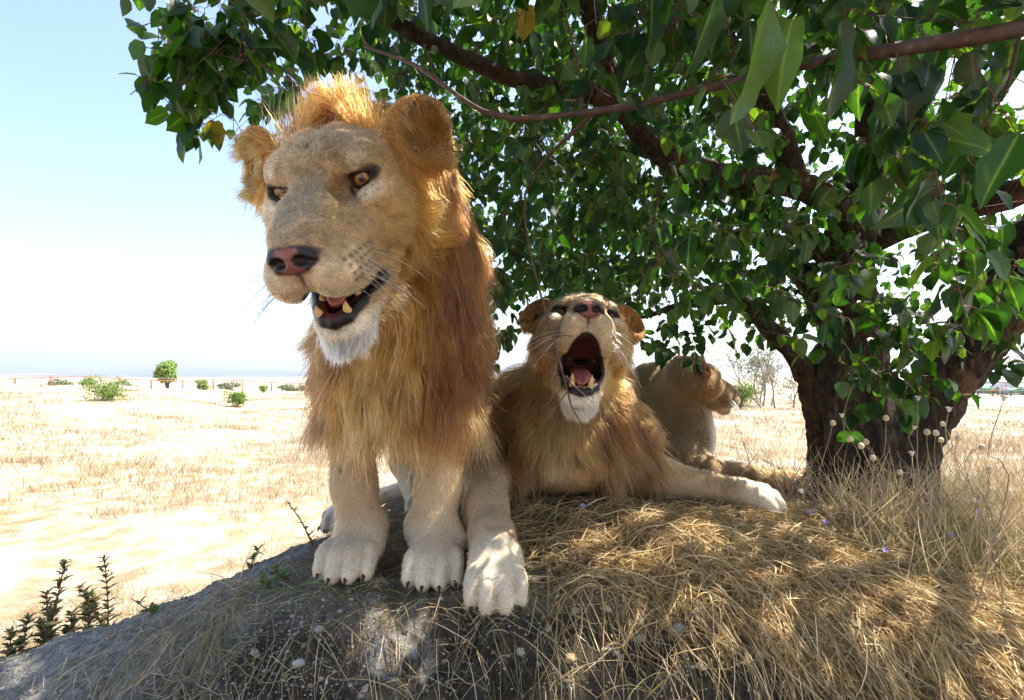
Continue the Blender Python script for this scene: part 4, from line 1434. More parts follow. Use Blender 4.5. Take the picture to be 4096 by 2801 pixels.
branch([P(595, 112, 1.0), P(545, 160, 1.2), P(525, 195, 1.28), P(529, 248, 1.30), P(547, 316, 1.30), P(554, 340, 1.30), P(564, 377, 1.30), P(571, 405, 1.30), P(584, 429, 1.30)], [.004, .0035, .0032, .003, .003, .003, .0028, .0022, .0012], 6, M_TWIG, jit=.003)
for a, b_ in (((553, 338), (575, 336)), ((556, 350), (536, 357)), ((560, 362), (541, 358)), ((562, 368), (549, 374)), ((564, 378), (577, 382)), ((566, 384), (540, 412)), ((565, 380), (594, 404)), ((567, 392), (535, 440)), ((572, 408), (585, 412)), ((560, 372), (545, 392))):
    branch([P(*a, 1.30), P((a[0] + b_[0]) / 2, (a[1] + b_[1]) / 2 - 1.5, 1.295), P(*b_, 1.29)], [.0017, .0013, .0007], 5, M_TWIG, jit=.001)

YB = np.array([(150, -40), (160, 10), (176, 50), (188, 100), (205, 142), (228, 128), (250, 112), (300, 130), (450, 300), (490, 300), (515, 292), (530, 290), (560, 290), (600, 294), (640, 312), (720, 310), (750, 322), (785, 330), (850, 318), (900, 318), (945, 300), (985, 280), (1030, 330), (1400, 340)], float)
def crown_ok(p):
    """leaves fill a dome; its edge towards the open field is ragged"""
    x, y, z = p.T
    u, v, d = pix(p)
    dome = ((x - 1.0) / 2.35) ** 2 + ((y - 2.35) / 2.15) ** 2 + ((np.maximum(z - 1.2, 0)) / 1.75) ** 2 < 1
    ok = dome & (d > .45) & (z > .70)
    edge = np.interp(u, YB[:, 0], YB[:, 1]) + rng.normal(0, 10, len(u))
    left = u > np.where(v > -60, 168, 150) + rng.normal(0, 12, len(u))
    ok &= (v < edge) & left
    # nothing hangs in front of the animals
    ok &= ~((u > 205) & (u < 505) & (v > 45) & (v < 470) & (d < 1.75))
    ok &= ~((u > 250) & (u < 420) & (v > 20) & (v < 120) & (d < 1.25))
    ok &= ~((u > 505) & (u < 660) & (v > 250) & (d < 2.0))
    ok &= ~((v > 10) & (d < 1.30))
    # open gap of sky under the crown
    ok &= ~((u > 630) & (u < 735) & (v > 300) & (rng.random(len(u)) < .8))
    return ok

def twigs():
    pts = []
    while len(pts) < 2900:
        p = np.stack([rng.uniform(-1.4, 3.4, 4000), rng.uniform(.3, 4.6, 4000), rng.uniform(.7, 3.0, 4000)], 1)
        p = p[crown_ok(p)]
        # crown thickened over the lions and out of view above, to shade them
        w = .30 + .70 * sstep(1.6 - np.abs(p[:, 0] - .3), 0, 1.2)
        w *= np.where(pix(p)[1] > -20, .72, 1.0)
        p = p[rng.random(len(p)) < w]
        pts.extend(p)
    pts = np.array(pts[:2900])
    ex = []
    for (u, v, d, n, sx, sy) in ((205, 105, 1.35, 7, 12, 30), (185, 30, 1.25, 9, 14, 25), (230, 60, 1.2, 14, 30, 30), (290, 50, 1.5, 14, 40, 30), (505, 334, 2.6, 6, 14, 6), (690, 336, 2.5, 7, 24, 5), (925, 300, 1.5, 5, 25, 20), (840, 335, 1.8, 9, 45, 16), (915, 335, 1.7, 7, 30, 18), (880, 365, 1.9, 5, 30, 12), (700, 30, .78, 4, 60, 18), (850, 75, .78, 5, 60, 30), (960, 110, .80, 5, 40, 40), (985, 220, .95, 4, 25, 30), (1000, 330, 2.0, 6, 16, 20)):
        for _ in range(n):
            ex.append(P(u + rng.normal(0, sx), v + rng.normal(0, sy), d * rng.uniform(.94, 1.06)))
    pts = np.concatenate([pts, ex])
    sk = np.array([s[0] for s in SK])
    d0 = np.array([np.min(((sk - p) ** 2).sum(1)) for p in pts])
    order = np.argsort(d0)
    cap = 60000
    skb = np.zeros((cap, 3)); skr = np.zeros(cap); n = len(sk)
    skb[:n] = sk; skr[:n] = [s[1] for s in SK]
    g = Geo(); lp = []
    for oi in order:
        p = pts[oi]
        dd = ((skb[:n] - p) ** 2).sum(1)
        i = dd.argmin(); a = skb[i]; L = math.sqrt(dd[i])
        k = max(4, int(L / .06) + 3)
        t = np.linspace(0, 1, k)[:, None]
        mid = rng.normal(0, .12, 3) * L
        q = a + (p - a) * t + mid * np.sin(t * math.pi)
        # droop of the last bit
        end = norm(p - a) * .10 + rng.normal(0, .05, 3) + np.array([0, 0, -.04])
        q = np.concatenate([q, [p + end * .5, p + end]])
        r0 = min(skr[i] * .7, .0022 + .008 * L)
        rad = np.linspace(r0, .0011, len(q))
        g.tube(q, rad, 4, 0, 0, False)
        m = min(len(q), cap - n)
        skb[n:n + m] = q[:m]; skr[n:n + m] = rad[:m]; n += m
        lp.append(q)
    return g, lp

def leaves(lp):
    base, tip_d, nrm_d, size = [], [], [], []
    pets = []
    for q in lp:
        L = np.linalg.norm(np.diff(q, axis=0), axis=1).cumsum()
        tot = L[-1]
        m = rng.integers(8, 14)
        span = min(tot, .30)
        for j in range(m):
            s = tot - span * (j / m) - rng.uniform(0, .015)
            k = int(np.searchsorted(L, max(s, 0)))
            k = min(k, len(q) - 2)
            a = q[k] + (q[k + 1] - q[k]) * rng.random()
            ax_ = norm(q[k + 1] - q[k])
            o = norm(np.cross(ax_, rng.normal(0, 1, 3)))
            pet = norm(o + ax_ * .4 + np.array([0, 0, -.25])) * rng.uniform(.015, .035)
            td = norm(o * .6 + ax_ * .35 + rng.normal(0, .35, 3) + np.array([0, 0, -.85]))
            nn = norm(np.array([0, 0, .8]) + o * .8 + rng.normal(0, .45, 3))
            base.append(a + pet); tip_d.append(td); nrm_d.append(nn)
            size.append(rng.uniform(.030, .068)); pets.append((a, a + pet))
    return np.array(base), np.array(tip_d), np.array(nrm_d), np.array(size), pets

gtw, lp = twigs()
LB, LT, LN, LS, pets = leaves(lp)
# leaves must not hang into the animals or the lens
u_, v_, d_ = pix(LB)
bad = ((u_ > 225) & (u_ < 500) & (v_ > 65) & (v_ < 470) & (d_ < 1.8)) | ((u_ > 512) & (u_ < 650) & (v_ > 285) & (d_ < 2.0)) | (d_ < .40) | ((d_ < .62) & (v_ > 0) & (rng.random(len(d_)) < .7))
keep = ~bad
# gaps in the crown: where the photograph shows a fleck of sun, no leaf stands in its beam
mid_ = LB + LT * LS[:, None] * .5
for (u, v, d, r_) in ((396, 636, 1.20, .040), (380, 622, 1.23, .022), (603, 338, 1.50, .030), (606, 362, 1.56, .030), (764, 494, 1.76, .06), (398, 226, 1.06, .032), (408, 198, 1.10, .030), (300, 122, 1.02, .030), (345, 98, 1.06, .022), (472, 185, 1.25, .05), (488, 250, 1.36, .05), (620, 400, 1.76, .045), (588, 432, 1.70, .045), (690, 362, 2.95, .05), (446, 440, 1.5, .03), (360, 490, 1.48, .02), (330, 135, 1.0, .02),
                      (448, 122, 1.10, .035), (440, 505, 1.46, .032), (428, 520, 1.44, .025), (590, 532, 1.55, .055), (690, 545, 1.50, .06), (870, 560, 1.45, .08), (930, 596, 1.38, .08), (570, 662, 1.15, .03), (722, 372, 2.86, .035), (480, 395, 1.5, .03), (500, 535, 1.38, .025), (640, 520, 1.62, .05), (780, 600, 1.3, .05), (60, 690, 1.25, .04)):
    T_ = P(u, v, d); q_ = mid_ - T_
    dist_ = np.linalg.norm(q_ - (q_ @ SUN)[:, None] * SUN, axis=1)
    keep &= ~((dist_ < r_ + .012) & (q_ @ SUN > 0))
LB, LT, LN, LS = LB[keep], LT[keep], LN[keep], LS[keep]
pets = [p for p, k in zip(pets, keep) if k]
# named big leaves that hang from the near branch: base pixel, tip pixel, distance
for (bx, by, tx, ty, dd) in ((650, -22, 656, 52, .62), (716, -6, 690, 78, .60), (768, -4, 742, 124, .56), (792, 20, 770, 112, .66), (840, 22, 834, 132, .58), (812, 100, 822, 148, .72), (938, 52, 918, 112, .60), (1012, 45, 1003, 92, .66), (938, 182, 893, 226, .70), (1000, 215, 1012, 264, .62), (1018, 135, 976, 208, .60), (939, 288, 924, 326, 1.0), (966, 286, 951, 320, 1.0), (905, 60, 888, 120, .70), (862, 58, 850, 116, .74), (975, 60, 962, 118, .72), (880, 5, 870, 60, .7), (690, 235, 686, 268, 1.05), (1010, 275, 1030, 300, .8)):
    dd = float(np.clip(.098 * FPX / math.hypot(tx - bx, ty - by), .50, 1.3))
    a, b_ = P(bx, by, dd), P(tx, ty, dd * rng.uniform(.95, 1.08))
    LB = np.concatenate([LB, [a]]); LT = np.concatenate([LT, [norm(b_ - a)]])
    LN = np.concatenate([LN, [norm([rng.choice([-1, 1]) * rng.uniform(.5, 1.3), -.7, .4 + rng.normal(0, .3)])]]); LS = np.concatenate([LS, [np.linalg.norm(b_ - a)]])
    sk = np.array([s[0] for s in SK]); i = ((sk - a) ** 2).sum(1).argmin()
    pets.append((sk[i], a))
for a, b_ in pets:
    gtw.tube(np.array([a, (a + b_) / 2 + [0, 0, .002], b_]), .0008, 3, 0, 1, False)
tw = obj('twigs', gtw.mesh('twigs', [M_TWIG, plain('leaf stalk', (.22, .05, .03), .5, .3, 60)]), tree)
tw['kind'] = 'stuff'
LN = norm(LN - LT * (LN * LT).sum(1, keepdims=True))
LX = np.cross(LT, LN)
u_, v_, d_ = pix(LB)
vis = (u_ > -10) & (u_ < 1034) & (v_ > -25) & (v_ < 420)
hid = (u_ > 250) & (u_ < 480) & (v_ > 110) & (v_ < 470)
score = np.where(vis & ~hid, LS / d_, 0)
score *= .6 + .6 * np.abs((norm(LB - np.array([0, 0, CAM_Z])) * LN).sum(1))
big = np.argsort(-score)[:300]
hi_me = [mesh_np('leaf', V, F, M_LEAFO, True, {'vein': vn}) for V, F, vn in LEAF_HI]
for n_, i in enumerate(big):
    me = hi_me[n_ % 5]
    o = bpy.data.objects.new('leaf', me); COL.objects.link(o)
    o.parent = tree
    M_ = Matrix([[LX[i][r] * LS[i] * (.66 if LS[i] > .075 else 1.0), LT[i][r] * LS[i], LN[i][r] * LS[i], LB[i][r]] for r in range(3)] + [[0, 0, 0, 1]])
    o.matrix_parent_inverse = wm(tree).inverted()
    o.matrix_basis = M_
rest = np.setdiff1d(np.arange(len(LB)), big)
VV, FF, CC, off = [], [], [], 0
for k in range(4):
    ids = rest[k::4]
    V, F, _ = LEAF_LO[k]
    W = LB[ids][:, None] + LS[ids][:, None, None] * (V[None, :, [0]] * LX[ids][:, None] + V[None, :, [1]] * LT[ids][:, None] + V[None, :, [2]] * LN[ids][:, None])
    tri = np.array([t for f in F for t in ([f] if len(f) == 3 else [(f[0], f[1], f[2]), (f[0], f[2], f[3])])])
    VV.append(W.reshape(-1, 3)); FF.append((tri[None] + (np.arange(len(ids)) * len(V))[:, None, None] + off).reshape(-1, 3))
    CC.append(np.repeat(rng.random(len(ids)) * .985, len(V)))
    off += len(ids) * len(V)
lm = obj('foliage', mesh_np('foliage', np.concatenate(VV), np.concatenate(FF), M_LEAF, True, {'lc': np.concatenate(CC)}), tree)
lm['kind'] = 'stuff'
print('tree', round(time.time() - T0, 1), 'leaves', len(LB))

# ------------------------------------------------------------------ straw, grass, stones
def straw_mat(name, trans=.3, rough=.6):
    m, nt, b = nodes(name)
    at = N(nt, 'ShaderNodeAttribute', attribute_name='gc')
    nt.links.new(at.outputs['Color'], b.inputs['Base Color'])
    b.inputs['Roughness'].default_value = rough
    b.inputs['Specular IOR Level'].default_value = .35
    tr = N(nt, 'ShaderNodeBsdfTranslucent'); nt.links.new(at.outputs['Color'], tr.inputs['Color'])
    mx = N(nt, 'ShaderNodeMixShader'); mx.inputs[0].default_value = trans
    nt.links.new(b.outputs[0], mx.inputs[1]); nt.links.new(tr.outputs[0], mx.inputs[2])
    nt.links.new(mx.outputs[0], nt.nodes['Material Output'].inputs[0])
    return m
M_STRAW = straw_mat('dry straw')

class Cover:
    """many thin ribbons or spindles with a colour each, in one mesh"""
    def __init__(self): self.V = []; self.Q = []; self.C = []; self.n = 0
    def put(self, V, Q, C):
        self.V.append(V); self.Q.append(Q + self.n); self.C.append(C); self.n += len(V)
    def ribbons(self, pts, width, col):
        n, k = pts.shape[:2]
        tg = np.gradient(pts, axis=1)
        side = norm(np.cross(tg, rng.normal(0, 1, (n, 1, 3)) + np.array([0, 0, .6])))
        prof = np.interp(np.linspace(0, 1, k), [0, .5, 1], [.8, 1, .15])
        w = (np.broadcast_to(width, (n,))[:, None] * prof[None] * .5)[..., None]
        V = np.stack([pts - side * w, pts + side * w], 2).reshape(n, k * 2, 3)
        t = np.array([[2 * i, 2 * i + 1, 2 * i + 3, 2 * i + 2] for i in range(k - 1)])
        Q = (t[None] + (np.arange(n) * k * 2)[:, None, None]).reshape(-1, 4)
        grad = np.linspace(.82, 1.12, k).repeat(2)
        C = (col[:, None] * grad[None, :, None]).reshape(-1, 3)
        self.put(V.reshape(-1, 3), Q, C)
    def spindles(self, a, b, r, col):
        """four-sided pointed husks from a to b"""
        n = len(a)
        d = b - a; L = np.linalg.norm(d, axis=1, keepdims=True); d = d / L
        s = norm(np.cross(d, rng.normal(0, 1, (n, 3)))); t = np.cross(d, s)
        m = a + (b - a) * .38
        rr = np.broadcast_to(r, (n,))[:, None]
        V = np.stack([a, m + s * rr, m + t * rr * .7, m - s * rr, m - t * rr * .7, b], 1)
        f = np.array([[0, 1, 2, 2], [0, 2, 3, 3], [0, 3, 4, 4], [0, 4, 1, 1], [5, 2, 1, 1], [5, 3, 2, 2], [5, 4, 3, 3], [5, 1, 4, 4]])[:, :3]
        F = (f[None] + (np.arange(n) * 6)[:, None, None]).reshape(-1, 3)
        F = np.concatenate([F, F[:, 2:]], 1)
        self.put(V.reshape(-1, 3), F, np.repeat(col, 6, 0))
    def make(self, name, mat, label, cat):
        V = np.concatenate(self.V); Q = np.concatenate(self.Q); C = np.concatenate(self.C)
        deg = Q[:, 2] == Q[:, 3]
        faces = Q
        me = bpy.data.meshes.new(name)
        # triangles are stored as quads with a repeated corner: split the two kinds
        tri, qd = Q[deg][:, :3], Q[~deg]
        nl = len(tri) * 3 + len(qd) * 4
        me.vertices.add(len(V)); me.vertices.foreach_set('co', V.astype(np.float32).ravel())
        me.loops.add(nl); me.loops.foreach_set('vertex_index', np.concatenate([qd.ravel(), tri.ravel()]).astype(np.int32))
        me.polygons.add(len(tri) + len(qd))
        st = np.concatenate([np.arange(len(qd)) * 4, len(qd) * 4 + np.arange(len(tri)) * 3])
        me.polygons.foreach_set('loop_start', st.astype(np.int32))
        me.update(calc_edges=True)
        at = me.attributes.new('gc', 'FLOAT_COLOR', 'POINT')
        c4 = np.ones((len(V), 4), np.float32); c4[:, :3] = np.clip(C, 0, 1)
        at.data.foreach_set('color', c4.ravel())
        me.materials.append(mat)
        o = obj(name, me)
        return tag(o, label, cat, None, 'stuff')

def straw_cols(n, base=((.60, .43, .19), (.47, .31, .125), (.72, .57, .32), (.33, .21, .09))):
    b = np.array(base)[rng.integers(0, len(base), n)]
    return b * rng.uniform(.7, 1.2, (n, 1))

def lying(xy, ang, L, k=6, h=(.002, .028), arch=.02, curl=.5):
    """straws that lie along the ground: returns points (n,k,3)"""
    n = len(xy)
    a = np.asarray(ang, float).copy()
    p = np.zeros((n, k, 3)); q = np.array(xy, float)
    crl = rng.normal(0, curl, n)
    seg = np.broadcast_to(L, (n,)) / (k - 1)
    h0 = rng.uniform(*h, n); ar = rng.uniform(0, arch, n)
    for i in range(k):
        t = i / (k - 1)
        p[:, i, 0], p[:, i, 1] = q[:, 0], q[:, 1]
        p[:, i, 2] = h0 * (.25 + .75 * t) + ar * math.sin(t * math.pi)
        q = q + np.stack([np.cos(a), np.sin(a)], 1) * seg[:, None]
        a = a + crl / (k - 1)
    p[..., 2] += ground(p[..., 0].ravel(), p[..., 1].ravel()).reshape(n, k)
    return p

def in_animals(xy):
    """footprint of the animals, where no straw stands up"""
    x, y = xy.T
    m = ((x + .34) / .34) ** 2 + ((y - 1.36) / .16) ** 2 < 1
    m |= ((x + .02) / .12) ** 2 + ((y - 1.35) / .17) ** 2 < 1
    m |= ((x - .16) / .36) ** 2 + ((y - 1.95) / .25) ** 2 < 1
    m |= (np.abs(x - .55) < .30) & (np.abs(y - 1.83) < .07)
    return m

mat_ = Cover()
# dense mat on top of the mound
n = 11000
xy = np.stack([rng.normal(.62, .50, n), rng.normal(1.60, .28, n)], 1)
ok = (xy[:, 0] > -.08) & (xy[:, 1] > 1.24) & ~in_animals(xy) & (xy[:, 1] < 2.6)
xy = xy[ok]; n = len(xy)
mat_.ribbons(lying(xy, rng.normal(-.45, 1.2, n), rng.uniform(.05, .26, n), 6, (.002, .032), .03, .9), rng.uniform(.0015, .0034, n), straw_cols(n))
# long stalks swept over the edge towards the lens, on the right
n = 3300
xy = np.stack([rng.uniform(.12, 1.75, n), rng.normal(1.36, .09, n)], 1)
w = sstep(xy[:, 0], .15, 1.0) * .9 + .10
xy = xy[rng.random(n) < w]; n = len(xy)
ang = R(-90) + rng.normal(.42, .55, n) + .25 * (xy[:, 0] - .6)
hang = lying(xy, ang, rng.uniform(.10, .20, n) + .14 * sstep(xy[:, 0], .4, 1.1), 7, (.004, .035), .035, .8)
mat_.ribbons(hang, rng.uniform(.0015, .0034, n), straw_cols(n))
sel = rng.random(n) < .22
tips, prv = hang[sel, -1], hang[sel, -2]
for j in range(7):
    d = norm(tips - prv)
    a = tips - d * (.006 + .011 * j) + rng.normal(0, .003, tips.shape)
    b = a + norm(d + rng.normal(0, .35, tips.shape) + np.array([0, 0, -.3])) * rng.uniform(.014, .024, (len(a), 1))
    mat_.spindles(a, b, rng.uniform(.0014, .0024, len(a)), straw_cols(len(a), ((.66, .50, .26), (.72, .56, .32), (.55, .38, .16))))
# left: thin stalks lying over the gravel edge
n = 1500
xy = np.stack([rng.normal(-.50, .24, n), rng.normal(1.36, .06, n)], 1)
ok = ~in_animals(xy) & (xy[:, 0] < .1); xy = xy[ok]; n = len(xy)
mat_.ribbons(lying(xy, rng.normal(R(-70), .8, n), rng.uniform(.06, .17, n), 6, (.002, .02), .03, .7), rng.uniform(.0012, .0024, n), straw_cols(n, ((.46, .36, .20), (.38, .30, .17), (.30, .27, .12), (.52, .42, .26))))
n = 420
xy = np.stack([rng.uniform(-.95, .15, n), rng.normal(1.22, .06, n)], 1)
mat_.ribbons(lying(xy, rng.normal(R(-60), .9, n), rng.uniform(.05, .18, n), 6, (.002, .02), .03, .7), rng.uniform(.0012, .0022, n), straw_cols(n, ((.50, .40, .24), (.42, .33, .19), (.20, .24, .08), (.56, .46, .30))))
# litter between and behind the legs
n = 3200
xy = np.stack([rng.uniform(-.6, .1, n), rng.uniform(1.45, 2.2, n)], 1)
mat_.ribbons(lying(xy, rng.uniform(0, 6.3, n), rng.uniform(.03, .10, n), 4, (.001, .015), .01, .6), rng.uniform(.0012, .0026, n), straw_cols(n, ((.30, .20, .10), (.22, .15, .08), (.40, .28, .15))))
# the same straw up to the tree and behind it
n = 7000
xy = np.stack([rng.uniform(.6, 2.6, n), rng.uniform(1.3, 3.4, n)], 1)
xy = xy[~((xy[:, 0] > .8) & (xy[:, 0] < 1.62) & (xy[:, 1] > 2.45) & (xy[:, 1] < 3.2))]; n = len(xy)
mat_.ribbons(lying(xy, rng.uniform(0, 6.3, n), rng.uniform(.06, .22, n), 5, (.002, .03), .03, .6), rng.uniform(.0016, .0032, n), straw_cols(n))
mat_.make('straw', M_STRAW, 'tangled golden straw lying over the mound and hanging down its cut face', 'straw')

up_ = Cover()
def tufts(cx, cy, per, spread, L, width, cols, lean=.25, k=5, grav=.25):
    n = len(cx) * per
    x = np.repeat(cx, per) + rng.normal(0, 1, n) * np.repeat(np.broadcast_to(spread, cx.shape), per)
    y = np.repeat(cy, per) + rng.normal(0, 1, n) * np.repeat(np.broadcast_to(spread, cx.shape), per)
    root_ = np.stack([x, y, ground(x, y) - .005], 1)
    nr = np.tile(np.array([0, 0, 1.]), (n, 1))
    st = grow(root_, nr, rng.normal(0, 1, (n, 3)), np.repeat(np.broadcast_to(L, cx.shape), per) * rng.uniform(.5, 1.2, n), k, 1 / lean, grav, .10, rj=.15)
    up_.ribbons(st, np.repeat(np.broadcast_to(width, cx.shape), per) * rng.uniform(.7, 1.3, n), cols(n))
    return st
green = lambda n: straw_cols(n, ((.13, .20, .05), (.20, .25, .07), (.30, .30, .10)))
dry = lambda n: straw_cols(n, ((.58, .44, .22), (.50, .36, .17), (.66, .54, .34)))
pale = lambda n: straw_cols(n, ((.33, .24, .14), (.38, .29, .18), (.28, .20, .12), (.32, .26, .14), (.45, .36, .24)))
# upright grasses on the right, in front of and beside the trunk
n = 260
tufts(rng.uniform(1.0, 2.2, n), rng.uniform(1.45, 2.2, n), 6, .03, .26, .0022, dry, .5)
n = 60
tufts(rng.uniform(1.0, 2.0, n), rng.uniform(1.4, 1.9, n), 4, .03, .24, .0022, green, .5)
# a few green and dry wisps on the front face
for (px_, py_, d) in ((655, 690, 1.12), (660, 700, 1.1), (420, 690, 1.12), (465, 640, 1.2), (480, 650, 1.18), (350, 600, 1.32), (300, 610, 1.36), (410, 600, 1.3), (250, 590, 1.42), (560, 690, 1.12), (530, 610, 1.22)):
    q = P(px_, py_, d)
    tufts(np.array([q[0]]), np.array([q[1]]), 16, .018, .17, .0024, green if rng.random() < .45 else dry, .9, 6, .9)
# left field, thinning with distance
n = 9500
r_ = np.exp(rng.uniform(math.log(3.0), math.log(55), n)); a_ = R(1) * rng.uniform(-50, -2, n)
cx_, cy_ = r_ * np.sin(a_), r_ * np.cos(a_)
cl = vnoise(np.stack([cx_, cy_, cx_ * 0], 1), .55, 71) * .6 + vnoise(np.stack([cx_, cy_, cx_ * 0], 1), 1.7, 72) * .4
ok = (rng.random(n) < sstep(cl, .36, .58) * .9 + .04) & (r_ > 3.2) & (rng.random(n) < .25 + .75 * sstep(r_, 6, 11)); cx_, cy_, r_ = cx_[ok], cy_[ok], r_[ok]
tufts(cx_, cy_, 10, .02 + .012 * r_, .20, np.maximum(.0022, .0006 * r_), pale, .45, 4)
n = 1300
x_ = rng.uniform(-3.4, -1.0, n); y_ = rng.uniform(2.0, 4.2, n)
tufts(x_, y_, 5, .03, .12, .0025, lambda m: straw_cols(m, ((.22, .25, .07), (.30, .22, .12), (.38, .30, .19))), .6, 4)
# right field
n = 3600
r_ = np.exp(rng.uniform(math.log(3.2), math.log(30), n)); a_ = R(1) * rng.uniform(8, 50, n)
cx_, cy_ = r_ * np.sin(a_), r_ * np.cos(a_)
ok = ~((a_ < R(30)) & (r_ < 7.5) & (rng.random(n) < .6)); cx_, cy_, r_ = cx_[ok], cy_[ok], r_[ok]
tufts(cx_, cy_, 9, .02 + .012 * r_, .17 - .12 * sstep(r_, 5, 11), np.maximum(.0022, .0006 * r_), pale, .45, 4)
up_.make('grass', M_STRAW, 'thin dry grass growing in tufts over the pale field', 'grass')

# ---- stones
def stone_mat(name, c):
    return plain(name, c, .85, .35, 45, .25)
def rock_mesh(name, mat, seed):
    bm = bmesh.new(); bmesh.ops.create_icosphere(bm, subdivisions=2, radius=1.0)
    V = np.array([v.co[:] for v in bm.verts])
    d = 1 + (vnoise(V, 1.6, seed) - .5) * .8 + (vnoise(V, 4.0, seed + 1) - .5) * .25
    for v, s in zip(bm.verts, d): v.co = v.co * float(s)
    me = bpy.data.meshes.new(name); bm.to_mesh(me); bm.free()
    me.materials.append(mat)
    return me
S_PALE = [rock_mesh('stone', stone_mat('pale stone', (.32, .275, .22)), s) for s in (1, 2, 3)]
S_RED = rock_mesh('stone', stone_mat('red stone', (.30, .13, .07)), 4)
S_WHITE = rock_mesh('stone', stone_mat('white stone', (.36, .34, .30)), 5)
S_TAN = rock_mesh('stone', stone_mat('tan stone', (.38, .27, .15)), 6)
for (u, v, d, s, me, lab) in ((692, 592, 1.28, .014, S_RED, 'reddish rounded stone at the edge of the hanging straw'),
        (678, 631, 1.22, .019, S_WHITE, 'largest white stone in the dark soil under the straw'),
        (618, 585, 1.29, .016, S_PALE[0], 'pale angular stone at the edge of the bare soil, near the paw'),
        (640, 622, 1.22, .013, S_PALE[1], None), (640, 640, 1.2, .014, S_PALE[2], None), (606, 610, 1.24, .012, S_TAN, None), (575, 612, 1.24, .010, S_TAN, None),
        (615, 655, 1.17, .011, S_PALE[0], None), (548, 630, 1.2, .010, S_PALE[1], None), (716, 640, 1.2, .009, S_WHITE, None), (700, 668, 1.16, .010, S_PALE[2], None),
        (480, 585, 1.30, .009, S_WHITE, None), (300, 665, 1.2, .012, S_WHITE, None), (320, 630, 1.27, .011, S_WHITE, None), (255, 655, 1.25, .010, S_PALE[0], None), (395, 547, 1.47, .009, S_WHITE, None),
        (760, 655, 1.18, .010, S_PALE[1], None), (570, 660, 1.16, .012, S_TAN, None), (365, 690, 1.13, .010, S_PALE[2], None), (520, 672, 1.15, .009, S_PALE[0], None)):
    q = P(u, v, d)
    # drop along the line of sight on to the ground
    for _ in range(12):
        gz = ground(q[0], q[1])[0]
        d += (q[2] - gz) / .55 * .6; q = P(u, v, d)
    o = obj('stone', me, None, (q[0], q[1], ground(q[0], q[1])[0] + s * .25))
    o.scale = (s * 1.1, s, s * .75); o.rotation_euler = (rng.uniform(-.3, .3), rng.uniform(-.3, .3), rng.uniform(0, 6))
    if lab: tag(o, lab, 'stone')
    else:
        nm = {id(S_WHITE): 'small white stone bedded in the bare earth', id(S_TAN): 'small tan stone bedded in the bare earth'}.get(id(me), 'small pale grey stone bedded in the bare earth')
        tag(o, nm, 'stone', nm.replace('stone', 'stones', 1))
# gravel
def gravel():
    n = 14000
    x = np.concatenate([rng.uniform(-1.7, -.3, 10600), rng.uniform(-.6, 1.5, 3400)])
    y = np.concatenate([rng.uniform(1.0, 1.75, 10600), rng.uniform(.98, 1.40, 3400)])
    s = np.exp(rng.normal(math.log(.0028), .42, n))
    bm = bmesh.new(); bmesh.ops.create_icosphere(bm, subdivisions=1, radius=1.0)
    B = np.array([v.co[:] for v in bm.verts]); F = np.array([[v.index for v in f.verts] for f in bm.faces]); bm.free()
    V = B[None] * s[:, None, None] * rng.uniform(.6, 1.25, (n, len(B), 1)) * np.array([1, 1, .7]) + np.stack([x, y, ground(x, y)], 1)[:, None]
    FF = (F[None] + (np.arange(n) * len(B))[:, None, None]).reshape(-1, 3)
    base = np.array([(.30, .28, .25), (.20, .185, .165), (.42, .38, .32), (.26, .19, .12), (.40, .37, .33)])[rng.choice(5, n, p=[.36, .36, .10, .17, .01])]
    C = np.repeat(base * rng.uniform(.5, 1.0, (n, 1)), len(B), 0)
    m, nt, b = nodes('gravel')
    at = N(nt, 'ShaderNodeAttribute', attribute_name='gc'); nt.links.new(at.outputs['Color'], b.inputs['Base Color']); b.inputs['Roughness'].default_value = .9
    o = obj('gravel', mesh_np('gravel', V.reshape(-1, 3), FF, m, False, {'gc': C}))
    tag(o, 'small grey gravel scattered on the slope of the mound', 'gravel', None, 'stuff')
gravel()
print('cover', round(time.time() - T0, 1))

# ------------------------------------------------------------------ single plants
M_STEM = plain('dry stem', (.34, .25, .15), .7, .3, 60)
M_PINKSTEM = plain('dry pink stem', (.36, .24, .19), .7, .3, 60)
M_HEADW = plain('papery white', (.74, .70, .60), .8, .12, 90)
M_HEADY = plain('papery cream', (.62, .52, .33), .8, .2, 90)
M_PETALV = plain('violet petal', (.30, .22, .52), .6, .2, 90)
M_WEED = straw_mat('weed leaf', .25)
def on_ground(x, y): return np.array([x, y, ground(x, y)[0]])

def petal_head(g, c, ax_, r, n, closed, m):
    ax_ = norm(ax_); s = norm(np.cross(ax_, [.3, .8, .2])); t = np.cross(ax_, s)
    for i in range(n):
        a = i / n * 2 * math.pi + rng.normal(0, .12)
        o = math.cos(a) * s + math.sin(a) * t
        side = -math.sin(a) * s + math.cos(a) * t
        tip = c + (o * (1 - closed) + ax_ * (.35 + closed)) * r * rng.uniform(.85, 1.15)
        mid = c + (o * .75 + ax_ * .35 * (1 + closed)) * r * .62
        w = r * .26
        g.add([c, mid - side * w, mid + side * w, tip], [(0, 2, 1), (1, 2, 3)], m)

def bud(g, c, r, m, ax_=(0, 0, 1)):
    bm = bmesh.new(); bmesh.ops.create_icosphere(bm, subdivisions=2, radius=r)
    V = np.array([v.co[:] for v in bm.verts]); F = [tuple(v.index for v in f.verts) for f in bm.faces]; bm.free()
    V = V * (1 + (vnoise(V / r, 4, 9) - .5) * .18)[:, None]
    V[:, 2] *= 1.18
    g.add(V + c, F, m)

